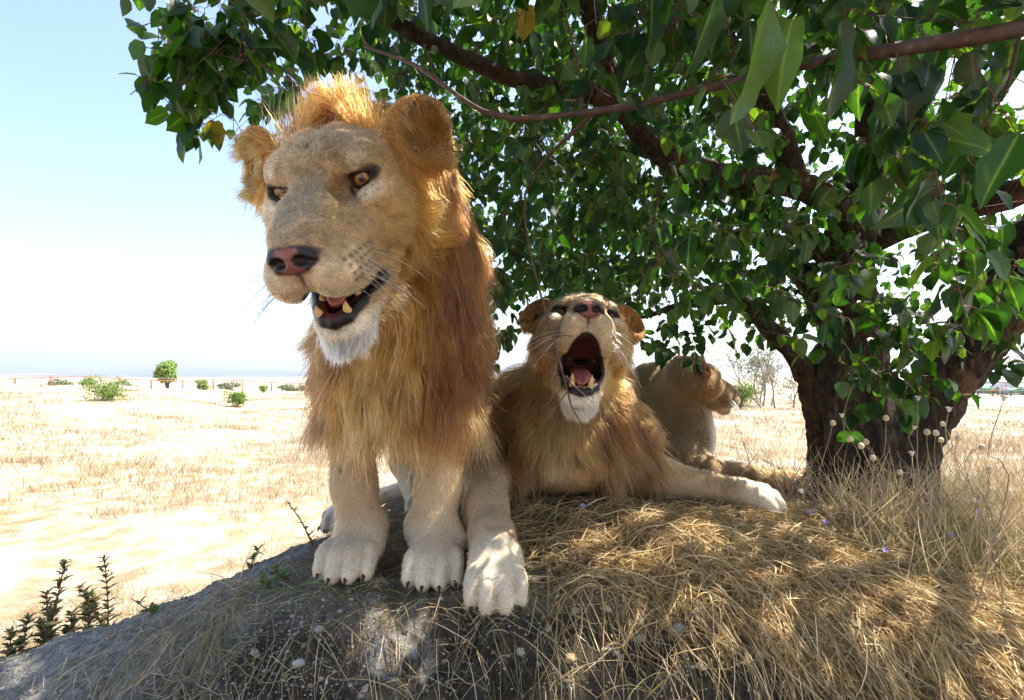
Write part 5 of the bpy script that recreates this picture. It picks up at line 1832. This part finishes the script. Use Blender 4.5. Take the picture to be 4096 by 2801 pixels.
FL = [(855, 380, 1.75, 'w'), (918, 399, 1.70, 'w'), (842, 416, 1.72, 'w'), (833, 423, 1.8, 'b'), (850, 439, 1.7, 'b'), (861, 446, 1.68, 'b'), (866, 442, 1.75, 'b'), (914, 428, 1.7, 'w'), (927, 432, 1.65, 'b'), (936, 433, 1.6, 'b'), (941, 440, 1.62, 'b'),
      (958, 438, 1.6, 'b'), (982, 447, 1.5, 'b'), (943, 424, 1.7, 'b'), (912, 454, 1.62, 'w'), (873, 458, 1.66, 'b'), (949, 410, 1.45, 'w'), (1004, 399, 1.3, 'w'), (802, 492, 1.70, 'w'), (973, 500, 1.5, 'b'), (886, 418, 1.72, 'b'), (900, 472, 1.6, 'b'), (990, 470, 1.5, 'b')]
for (u, v, d, k) in FL:
    top = P(u, v, d)
    bx_ = 1.15 + (top[0] - 1.1) * .75 + rng.normal(0, .04); by_ = d + rng.uniform(-.05, .08)
    b0 = on_ground(bx_, by_)
    e = empty('dried_flower', b0, 'white papery star flower on a thin dry stalk before the trunk' if k == 'w' else 'cream round seed head on a thin dry stalk before the trunk', 'flower', 'dried star flowers before the trunk' if k == 'w' else 'dried round seed heads before the trunk')
    g = Geo()
    mid = (b0 + top) / 2 + rng.normal(0, .035, 3); q3 = b0 * .2 + top * .8 + rng.normal(0, .02, 3)
    pts, rad = resample([b0, mid, q3, top], [.0018, .0015, .0012, .0010], .03)
    g.tube(pts, rad, 5)
    obj('stalk', g.mesh('stalk', M_STEM), e)
    g = Geo()
    if k == 'w': petal_head(g, top, norm(top - q3) + [0, 0, .3], .0125, 11, .35, 0); bud(g, top, .0045, 0)
    else: bud(g, top, rng.uniform(.0075, .0098), 0)
    obj('flower_head', g.mesh('flower_head', M_HEADW if k == 'w' else M_HEADY), e)

# small violet flowers in the straw
for (u, v, d) in ((583, 531, 1.62), (810, 538, 1.7), (826, 470 + 75, 1.6), (885, 554, 1.5), (950, 535, 1.55), (978, 512, 1.6)):
    top = P(u, v, d)
    b0 = on_ground(top[0] + .01, top[1] + .02)
    top[2] = max(top[2], b0[2] + .05)
    e = empty('violet_flower', b0, 'tiny violet flower standing in the golden straw', 'flower', 'violet flowers in the straw')
    g = Geo(); g.tube(np.array([b0, (b0 + top) / 2 + [.004, 0, 0], top]), .0009, 4); obj('stalk', g.mesh('stalk', M_STEM), e)
    g = Geo(); petal_head(g, top, (0, -.6, .8), .011, 8, .1, 0); obj('flower_head', g.mesh('flower_head', M_PETALV), e)

# tangled dry bush in front of the trunk
def dry_bush():
    b0 = on_ground(1.22, 1.95)
    e = empty('dry_bush', b0, 'tangle of leafless dry twigs at the foot of the trunk', 'bush')
    G = []
    def rec(p, d, L, r, lev):
        k = 4; pts = [p]
        for i in range(k):
            d = norm(d + rng.normal(0, .30, 3) + np.array([0, 0, .02])); p = p + d * L / k; pts.append(p)
        G[-1].tube(np.array(pts), np.linspace(r, r * .55, k + 1), 4, 0, 0, False)
        if lev > 0:
            for i in range(3): rec(pts[rng.integers(1, k + 1)], norm(d + rng.normal(0, .8, 3) + np.array([0, 0, .1])), L * rng.uniform(.5, .85), r * .6, lev - 1)
    for i in range(22):
        x, y = 1.22 + rng.normal(0, .20), 1.92 + rng.normal(0, .09)
        G.append(Geo()); rec(on_ground(x, y), norm([rng.normal(0, .35), rng.normal(-.1, .3), 1]), rng.uniform(.12, .24), .0026, 2)
        obj('stem', G[-1].mesh('stem', M_PINKSTEM), e)
dry_bush()

# leafy weed: stem with narrow leaves
def weed(base, top, nl, leafL, colr, name, label, cat, seedhead=True, group=None, lean=.03):
    e = empty(name, base, label, cat, group)
    mid = (base + top) / 2 + rng.normal(0, lean, 3)
    pts, rad = resample([base, mid, top], [.0028, .0022, .0012], .02)
    g = Geo(); g.tube(pts, rad, 5); obj('stem', g.mesh('stem', plain('weed stem', (.20, .15, .06), .7, .3, 50)), e)
    lv = leaf_shape(3, False)
    c = Cover()
    for i in range(nl):
        t = .15 + .85 * (i + rng.random()) / nl
        q = pts[min(int(t * (len(pts) - 1)), len(pts) - 1)]
        a = i * 2.4; o = np.array([math.cos(a), math.sin(a), 0])
        T = norm(o + np.array([0, 0, rng.uniform(.3, 1.3)])); Z = norm(np.array([0, 0, 1.]) - T * T[2]); X = np.cross(T, Z)
        L = leafL * rng.uniform(.6, 1.2) * (1 - .5 * t)
        V = lv[0] * [.36, 1, 1]
        W = q + L * (V[:, [0]] * X + V[:, [1]] * T + V[:, [2]] * Z)
        tri = np.array([f if len(f) == 4 else (*f, f[2]) for f in lv[1]])
        cc = np.array(colr[rng.integers(0, len(colr))]) * rng.uniform(.7, 1.25)
        c.put(W, tri, np.tile(cc, (len(W), 1)))
    if seedhead:
        n = 26; t = rng.random(n) ** .6
        a = pts[-1] - (pts[-1] - pts[-min(len(pts), 5)]) * t[:, None] * 1.2 + rng.normal(0, .006, (n, 3))
        c.spindles(a, a + norm(rng.normal(0, .6, (n, 3)) + np.array([0, 0, 1.])) * rng.uniform(.008, .016, (n, 1)), .003, np.tile(np.array([.20, .12, .05]), (n, 1)) * rng.uniform(.6, 1.3, (n, 1)))
    o = c.make('leaves', M_WEED, None, None)
    del o['kind']
    adopt(o, e)
    return e
GRW = ((.12, .14, .04), (.19, .16, .06), (.24, .15, .07), (.09, .12, .035))
for i, (u, v, bu, d) in enumerate(((28, 615, 20, 1.72), (46, 592, 40, 1.75), (66, 560, 62, 1.78), (78, 585, 74, 1.72), (104, 556, 88, 1.85), (58, 600, 55, 1.7), (92, 592, 84, 1.75), (12, 630, 8, 1.7), (38, 620, 36, 1.68), (72, 612, 68, 1.7), (50, 622, 50, 1.66), (86, 606, 80, 1.68), (22, 640, 18, 1.66))):
    top = P(u, v, d); b = P(bu, 660, d); b0 = on_ground(b[0], b[1])
    weed(b0, top, 70, .060, GRW, 'leafy_weed', 'dark leafy weed with brown seed clusters growing beyond the grey slope', 'weed', True, 'leafy weeds beyond the grey slope')
top = P(287, 501, 1.62); b = P(313, 546, 1.66)
weed(on_ground(b[0], b[1]), top, 16, .034, ((.22, .13, .06), (.26, .17, .07), (.12, .13, .04)), 'brown_sprig', 'brown leafy sprig leaning out beside the standing lion paw', 'weed', False, lean=.006)
for (u, v, d, hh) in ((250, 560, 1.62, .05), (150, 636, 1.42, .05), (265, 700 - 105, 1.40, .05), (285, 585, 1.42, .06)):
    q = P(u, v, d); b0 = on_ground(q[0], q[1])
    weed(b0, b0 + [rng.normal(0, .02), -.02, hh], 12, .045, ((.07, .15, .03), (.10, .18, .04)), 'green_weed', 'low green weed on the grey gravel slope', 'weed', False, 'low green weeds on the gravel slope')

M_GREYTWIG = plain('grey twig', (.30, .26, .22), .8, .3, 20)
# bare grey shrub behind the lioness
def bare_shrub():
    b0 = on_ground(*(P(765, 402, 11)[:2]))
    e = empty('bare_shrub', b0, 'tall grey twiggy shrub with few leaves behind the lioness', 'shrub')
    G = []; tips = []
    def rec(p, d, L, r, lev):
        k = 4; pts = [p]
        for i in range(k):
            d = norm(d + rng.normal(0, .16, 3) + np.array([0, 0, .03])); p = p + d * L / k; pts.append(p)
        G[-1].tube(np.array(pts), np.linspace(r, r * .6, k + 1), 4, 0, 0, False)
        if lev > 0:
            for i in range(4): rec(pts[rng.integers(1, k + 1)], norm(d + rng.normal(0, .55, 3)), L * rng.uniform(.5, .8), r * .55, lev - 1)
        else: tips.extend(pts[1:])
    for i in range(9):
        x, y = b0[0] + rng.normal(0, .45), b0[1] + rng.normal(0, .3)
        G.append(Geo()); rec(on_ground(x, y), norm([rng.normal(0, .35), rng.normal(0, .3), 1]), rng.uniform(.55, .85), .022, 3)
        obj('stem', G[-1].mesh('stem', M_GREYTWIG), e)
    tips = np.array(tips); tips = tips[rng.random(len(tips)) < .35]
    c = Cover()
    tips = np.repeat(tips, 3, 0) + rng.normal(0, .03, (len(tips) * 3, 3))
    c.spindles(tips, tips + norm(rng.normal(0, 1, tips.shape)) * .05, .011, straw_cols(len(tips), ((.16, .24, .07), (.22, .28, .10), (.30, .33, .18))))
    o = c.make('leaves', M_WEED, None, None); adopt(o, e)
bare_shrub()

# bushes made of many small leaves
def leaf_bush(name, b0, w, h, n, size, cols, label, cat, group=None, trunk=True):
    e = empty(name, b0, label, cat, group)
    g = Geo(); c = Cover()
    lobes = [(b0 + np.array([rng.normal(0, w * .26), rng.normal(0, w * .2), h * rng.uniform(.15, .72)]), rng.uniform(.28, .5)) for _ in range(9)]
    for p, s in lobes:
        pts, rad = resample([b0, (b0 + p) / 2 + rng.normal(0, w * .04, 3), p], [w * .02, w * .014, w * .006], h * .2)
        g.tube(pts, rad, 5)
    obj('stems', g.mesh('stems', M_TWIG), e)
    k = n // 9
    for p, s in lobes:
        d = norm(rng.normal(0, 1, (k, 3))) * rng.random((k, 1)) ** .45 * np.array([w * s, w * s, h * s * .8])
        q = p + d; q[:, 2] = np.maximum(q[:, 2], b0[2] + .01)
        c.spindles(q, q + norm(rng.normal(0, .6, (k, 3)) + d / w * 2 + np.array([0, 0, .5])) * size * rng.uniform(.6, 1.4, (k, 1)), size * .22, straw_cols(k, cols))
    o = c.make('leaves', M_WEED, None, None); adopt(o, e)
PINE = ((.14, .24, .04), (.20, .32, .06), (.28, .36, .09))
for (u, v, w_px, h_px, d, lab) in ((110, 402, 36, 19, 24, 'wide young green pine bush on the pale slope'), (237, 397, 20, 15, 27, 'small round pine bush on the slope below the fence'),
                              (740, 402, 26, 26, 10, 'bright green bush at the foot of the bare shrub'), (500, 415, 30, 40, 7, 'green shrub seen between the two maned lions')):
    q = P(u, v, d); b0 = on_ground(q[0], q[1]); s = np.hypot(q[0], q[1]) / FPX
    leaf_bush('green_bush', b0, w_px * s * .62, h_px * s, 1600, .10 * max(.35, d / 24), PINE, lab, 'bush')
for (u, v, w_px, h_px, d, lab) in ((88, 386, 12, 6, 50, 'tiny green bush at the fence, above the wide pine bush'), (203, 388, 12, 10, 50, 'scraggy little bush against the middle of the orange fence'), (263, 391, 9, 6, 52, 'low green bush by the fence near the standing lion')):
    q = P(u, v, d); b0 = on_ground(q[0], q[1]); s = np.hypot(q[0], q[1]) / FPX
    leaf_bush('green_bush', b0, w_px * s * .62, h_px * s, 500, .22, PINE, lab, 'bush')
print('plants', round(time.time() - T0, 1))

# ------------------------------------------------------------------ fences, far trees, buildings, people, hills
M_RUST = plain('rust paint', (.42, .17, .10), .6, .3, 3)
M_WIRE = plain('grey wire', (.34, .32, .31), .5, .2, 3)
def box(g, c, s, m=0, rz=0.0):
    c = np.asarray(c, float); s = np.asarray(s, float) / 2
    V = np.array([(x, y, z) for x in (-1, 1) for y in (-1, 1) for z in (-1, 1)], float) * s
    cr, sr = math.cos(rz), math.sin(rz)
    V = np.stack([V[:, 0] * cr - V[:, 1] * sr, V[:, 0] * sr + V[:, 1] * cr, V[:, 2]], 1) + c
    g.add(V, [(0, 1, 3, 2), (4, 6, 7, 5), (0, 4, 5, 1), (2, 3, 7, 6), (0, 2, 6, 4), (1, 5, 7, 3)], m)

def far_fence():
    A, B = P(-60, 372, 55), P(560, 372, 76)
    n = 22
    base = [on_ground(*(A + (B - A) * i / n)[:2]) for i in range(n + 1)]
    e = empty('fence', base[0], 'rust red rail fence with thin wires crossing the far slope', 'fence')
    H = 1.42
    for i, b in enumerate(base):
        g = Geo(); tall = i % 2 == 0
        box(g, b + [0, 0, (H + (.25 if not tall else 0)) / 2 - .15], ((.16 if tall else .09), .10, H + .3 + (.25 if not tall else 0)))
        obj('post', g.mesh('post', M_RUST, False), e)
    g = Geo(); g.tube(np.array([b + [0, -.03, H - .05] for b in base]), .055, 6); obj('top_rail', g.mesh('top_rail', M_RUST), e)
    g = Geo(); g.tube(np.array([b + [0, -.03, .12] for b in base]), .05, 6); obj('bottom_rail', g.mesh('bottom_rail', M_RUST), e)
    g = Geo(); g.tube(np.array([b + [0, -.03, H + .22] for b in base]), .025, 4); obj('wire', g.mesh('wire', M_WIRE), e)
    g = Geo()
    for i in range(n):
        for k in range(9):
            p = base[i] + (base[i + 1] - base[i]) * (k + .5) / 9
            g.tube(np.array([p + [0, -.02, .1], p + [0, -.02, H - .06]]), .014, 3, 0, 0, False)
    o = obj('wires', g.mesh('wires', M_WIRE), e); o['kind'] = 'stuff'
far_fence()

def far_tree(u, v, w_px, h_px, d, label, cols=PINE, name='far_tree', n=2400, size=.5, group=None):
    q = P(u, v, d); b0 = on_ground(q[0], q[1]); s = d / FPX
    w, h = w_px * s, h_px * s
    top_z = P(u, v - h_px, d)[2]
    h = max(h, top_z - b0[2])
    e = empty(name, b0, label, 'tree', group)
    g = Geo()
    lob = [b0 + np.array([rng.normal(0, w * .22), rng.normal(0, w * .2), h * rng.uniform(.5, .88)]) for _ in range(11)]
    for p in lob:
        pts, rad = resample([b0, b0 * .6 + p * .4 + [0, 0, h * .1], p], [w * .035, w * .02, w * .006], h * .15); g.tube(pts, rad, 5)
    obj('trunk', g.mesh('trunk', M_BARK), e)
    c = Cover(); k = n // 11
    for p in lob:
        dd = norm(rng.normal(0, 1, (k, 3))) * rng.random((k, 1)) ** .5 * np.array([w * .22, w * .22, h * .16])
        a = p + dd
        c.spindles(a, a + norm(rng.normal(0, 1, (k, 3)) + np.array([0, 0, .3])) * size * rng.uniform(.5, 1.3, (k, 1)), size * .25, straw_cols(k, cols))
    o = c.make('crown', M_WEED, None, None); adopt(o, e)
far_tree(168, 388, 26, 26, 66, 'round green tree standing just behind the red fence')
for i, (u, v, w, h, d) in enumerate(((60, 386, 20, 6, 120), (125, 386, 26, 6, 130), (228, 389, 18, 6, 140), (290, 391, 22, 6, 130))):
    far_tree(u, v, w, h, d, 'low pale tree in the valley beyond the red fence', ((.20, .25, .13), (.24, .28, .15)), n=700, size=.7, group='valley trees beyond the red fence')
for i, (u, v, w, h, d) in enumerate(((955, 396, 16, 6, 112), (1006, 396, 12, 9, 122), (1022, 396, 14, 7, 112), (990, 396, 14, 6, 116))):
    far_tree(u, v, w, h, d, 'leafy green tree behind the people at the far railing', PINE, n=900, size=.5, group='trees behind the far railing')
for i, (u, v, w, h, d) in enumerate(((515, 396, 26, 9, 95), (545, 397, 30, 8, 110), (640, 396, 26, 10, 110), (690, 398, 30, 9, 120))):
    far_tree(u, v, w, h, d, 'dark low tree on the skyline behind the lying lions', ((.08, .12, .04), (.11, .15, .05)), n=900, size=.6, group='skyline trees behind the lying lions')

def right_railing():
    A, B = P(900, 398, 92), P(1150, 398, 98)
    n = 14
    base = [on_ground(*(A + (B - A) * i / n)[:2]) for i in range(n + 1)]
    top = 1.05
    e = empty('railing', base[0], 'dark wooden railing in front of the distant people', 'fence')
    M_ = plain('old wood', (.11, .085, .07), .85, .3, 2)
    for b in base:
        g = Geo(); box(g, b + [0, 0, top / 2 - .1], (.14, .14, top + .2)); obj('post', g.mesh('post', M_, False), e)
    for zz in (.25, .62, 1.0):
        g = Geo()
        g.tube(np.array([b + [0, -.1, zz] for b in base]), .07, 4); obj('rail', g.mesh('rail', M_), e)
right_railing()

def person(u, d, shirt, legs, label, sx=1.0, pose=0.0):
    """one skinned body; clothing as children"""
    q = P(u, 396, d); b0 = on_ground(q[0], q[1])
    e = empty('person', b0, label, 'person', None)
    f = Field((-.5, -.35, -.05), (.5, .35, 1.85), .03)
    hip = .92
    for s in (-1, 1):
        f.chain([(s * .09, 0, hip), (s * .11, .02 * s, .50), (s * .11, -.02 * s, .08)], [.10, .07, .05], .04)
        f.rc((s * .11, -.02 * s, .05), (s * .12, -.14, .04), .045, .04, .03)
        f.chain([(s * .19, 0, 1.42), (s * (.27 + .05 * pose), -.03, 1.16), (s * (.24 - .1 * pose), -.16 - .1 * pose, .98 + .12 * pose)], [.065, .05, .04], .04)
    f.rc((0, 0, hip), (0, 0, 1.38), .145, .16, .06)
    f.rc((-.15, 0, 1.40), (.15, 0, 1.40), .07, .07, .05)
    f.rc((0, 0, 1.45), (0, -.01, 1.56), .055, .05, .03)
    f.ell((0, -.02, 1.66), (.075, .095, .115), .02)
    V, Q = f.nets()
    col = np.tile(np.array([.50, .30, .20]), (len(V), 1))
    z = V[:, 2]
    col = lerpc(col, (.06, .04, .03), sstep(z, 1.68, 1.71) + sstep(V[:, 1], .0, .03) * (z > 1.58))
    me = mesh_np('body', V + b0, Q, M_FUR, True, {'col': col, 'wet': np.zeros(len(V))})
    obj('body', me, e)
    Nn = vnormals(V, Q)
    def cloth(name, mask, c, t):
        sel = mask[Q].all(1)
        idx = np.unique(Q[sel]); mp = -np.ones(len(V), int); mp[idx] = np.arange(len(idx))
        obj(name, mesh_np(name, V[idx] + Nn[idx] * t + b0, mp[Q[sel]], plain('cloth', c, .9, .15, 4)), e)
    cloth('shirt', (z > .88) & (z < 1.50) & (np.abs(V[:, 0]) < .30) & (V[:, 1] > -.13), shirt, .018)
    cloth('trousers', (z > .40 if legs[0] > .2 else z > .10) & (z < .93) & (np.abs(V[:, 0]) < .21) & (V[:, 1] > -.12), legs, .02)
    return e
for (u, d, sh, lg, lab, po) in ((971, 99, (.10, .30, .55), (.45, .40, .36), 'person in a blue top leaning towards the far railing', .6), (978, 100, (.30, .38, .48), (.10, .10, .12), 'person in a grey-blue shirt next to the blue top', .3),
                            (992, 99, (.12, .50, .55), (.30, .22, .18), 'person in a turquoise top at the far railing', .2), (998, 100, (.16, .12, .12), (.14, .12, .12), 'person in dark clothes between turquoise and pale shirts', .5),
                            (1002.5, 99, (.42, .50, .68), (.12, .14, .22), 'person in a light blue shirt at the far railing', .1), (1006, 100, (.62, .62, .66), (.20, .22, .30), 'person in a pale shirt and grey trousers at the railing', .4)):
    person(u, d, sh, lg, lab, 1, po)

def far_building(u0, u1, v_top, d, colr, label, nwin, floors):
    a, b = P(u0, 390, d), P(u1, 390, d)
    c = (a + b) / 2; zt = P(u0, v_top, d)[2]
    g0 = min(ground(c[0], c[1])[0], zt - 6)
    w = b[0] - a[0]; dep = 14.0; h = zt - g0
    e = empty('building', (c[0], c[1] + dep / 2, g0), label, 'building')
    g = Geo(); box(g, (c[0], c[1] + dep / 2, g0 + h / 2), (w, dep, h)); obj('wall', g.mesh('wall', plain('painted wall', colr, .85, .08, .3), False), e)
    g = Geo(); box(g, (c[0], c[1] + dep / 2, zt + .2), (w + .6, dep + .6, .4)); obj('roof', g.mesh('roof', plain('flat roof', (.34, .34, .36), .9, .1, .3), False), e)
    mw = plain('window glass', (.05, .08, .11), .15, .2, 1, .6); mf = plain('window frame', (.6, .6, .6), .6, .05, 1)
    for fl in range(floors):
        for i in range(nwin):
            x = a[0] + w * (i + .5) / nwin; z = zt - 2.0 - fl * 3.2
            g = Geo(); box(g, (x, c[1] - .06, z), (1.9, .12, 1.8)); fr = obj('window', g.mesh('window', mf, False), e)
            g = Geo(); box(g, (x, c[1] - .14, z), (1.6, .06, 1.5)); obj('pane', g.mesh('pane', mw, False), fr)
far_building(962, 1004, 384, 170, (.30, .52, .62), 'light blue flat-roofed building behind the distant people', 6, 2)
far_building(1008, 1060, 383, 165, (.62, .58, .62), 'pale lilac flat-roofed building right of the blue one', 7, 2)

def canopy():
    q = P(1012.5, 393, 106); b0 = on_ground(q[0], q[1])
    e = empty('arched_shelter', b0, 'green arched shelter roof near the distant people', 'shelter')
    top = P(1012.5, 388.3, 106)[2]; w = 1.6
    g = Geo(); n = 12; V = []
    for i in range(n + 1):
        a = math.pi * i / n
        for y_ in (-1.5, 1.5):
            for t in (0, .06): V.append((b0[0] - math.cos(a) * (w + t), b0[1] + y_, top - .9 + math.sin(a) * (.9 + t)))
    F = []
    for i in range(n):
        k = i * 4; F += [(k, k + 4, k + 6, k + 2), (k + 1, k + 3, k + 7, k + 5), (k, k + 1, k + 5, k + 4), (k + 2, k + 6, k + 7, k + 3)]
    g.add(V, F); obj('roof', g.mesh('roof', plain('green sheet', (.10, .34, .26), .4, .15, 1)), e)
    for sx in (-1, 1):
        for y_ in (-1.4, 1.4):
            g = Geo(); p = np.array([b0[0] + sx * w, b0[1] + y_, 0]); gz = ground(p[0], p[1])[0]
            g.tube(np.array([[p[0], p[1], gz - .1], [p[0], p[1], top - .85]]), .06, 6); obj('post', g.mesh('post', M_WIRE), e)
canopy()

def sign_letters():
    b = [o for o in bpy.data.objects if o.name == 'building'][0]
    for ch, v in (('C', 385.6), ('A', 387.6)):
        cu = bpy.data.curves.new('letter', 'FONT'); cu.body = ch; cu.size = .9; cu.extrude = .03
        t = bpy.data.objects.new('letter', cu); COL.objects.link(t)
        me = bpy.data.meshes.new_from_object(t.evaluated_get(bpy.context.evaluated_depsgraph_get()))
        bpy.data.objects.remove(t)
        me.materials.clear(); me.materials.append(plain('red letter', (.45, .10, .10), .6, .05, 1))
        p = P(971, v, 169.6)
        o = obj('letter', me, b, p); o.rotation_euler = (math.pi / 2, 0, 0)
sign_letters()

def hills():
    M_ = plain('far hill', (.09, .10, .075), .95, .3, .002)
    # long flat-topped ridge beyond the valley
    n, k = 120, 16
    d0 = 5200.0
    us = np.linspace(-250, 760, n)
    prof = np.interp(us, [-250, 40, 110, 165, 205, 260, 330, 420, 520, 640, 760], [376, 375.5, 371.5, 367.2, 367.6, 370.0, 371.2, 372.4, 373.2, 374.4, 376])
    V = []
    for i in range(n):
        for j in range(k):
            t = j / (k - 1)
            d = d0 + 2200 * (t - .5)
            zt = CAM_Z + (372 - (prof[i] + rng.normal(0, .06))) / FPX * d0
            z = -42 + (zt + 42) * math.sin(math.pi * min(t * 1.25, 1) * .5 if t < .8 else math.pi * .5 * (1 - (t - .8) / .2 * .9)) + rng.normal(0, 1.2)
            V.append(((us[i] - 512) / FPX * d, d, z))
    F = [(i * k + j, (i + 1) * k + j, (i + 1) * k + j + 1, i * k + j + 1) for i in range(n - 1) for j in range(k - 1)]
    tag(obj('hills', mesh_np('hills', np.array(V), F, M_)), kind='structure')
hills()

# the air between here and the hills
def haze():
    g = Geo(); box(g, (0, 0, 40), (15600, 15600, 240))
    m = bpy.data.materials.new('haze'); m.use_nodes = True
    nt = m.node_tree; nt.nodes.remove(nt.nodes['Principled BSDF'])
    pv = nt.nodes.new('ShaderNodeVolumePrincipled')
    pv.inputs['Color'].default_value = (.80, .88, 1.0, 1); pv.inputs['Density'].default_value = .00013
    pv.inputs['Anisotropy'].default_value = .35
    nt.links.new(pv.outputs[0], nt.nodes['Material Output'].inputs['Volume'])
    o = obj('haze', g.mesh('haze', m, False)); tag(o, 'pale blue summer haze over the valley and far hills', 'haze', None, 'stuff')
haze()
print('all', round(time.time() - T0, 1))
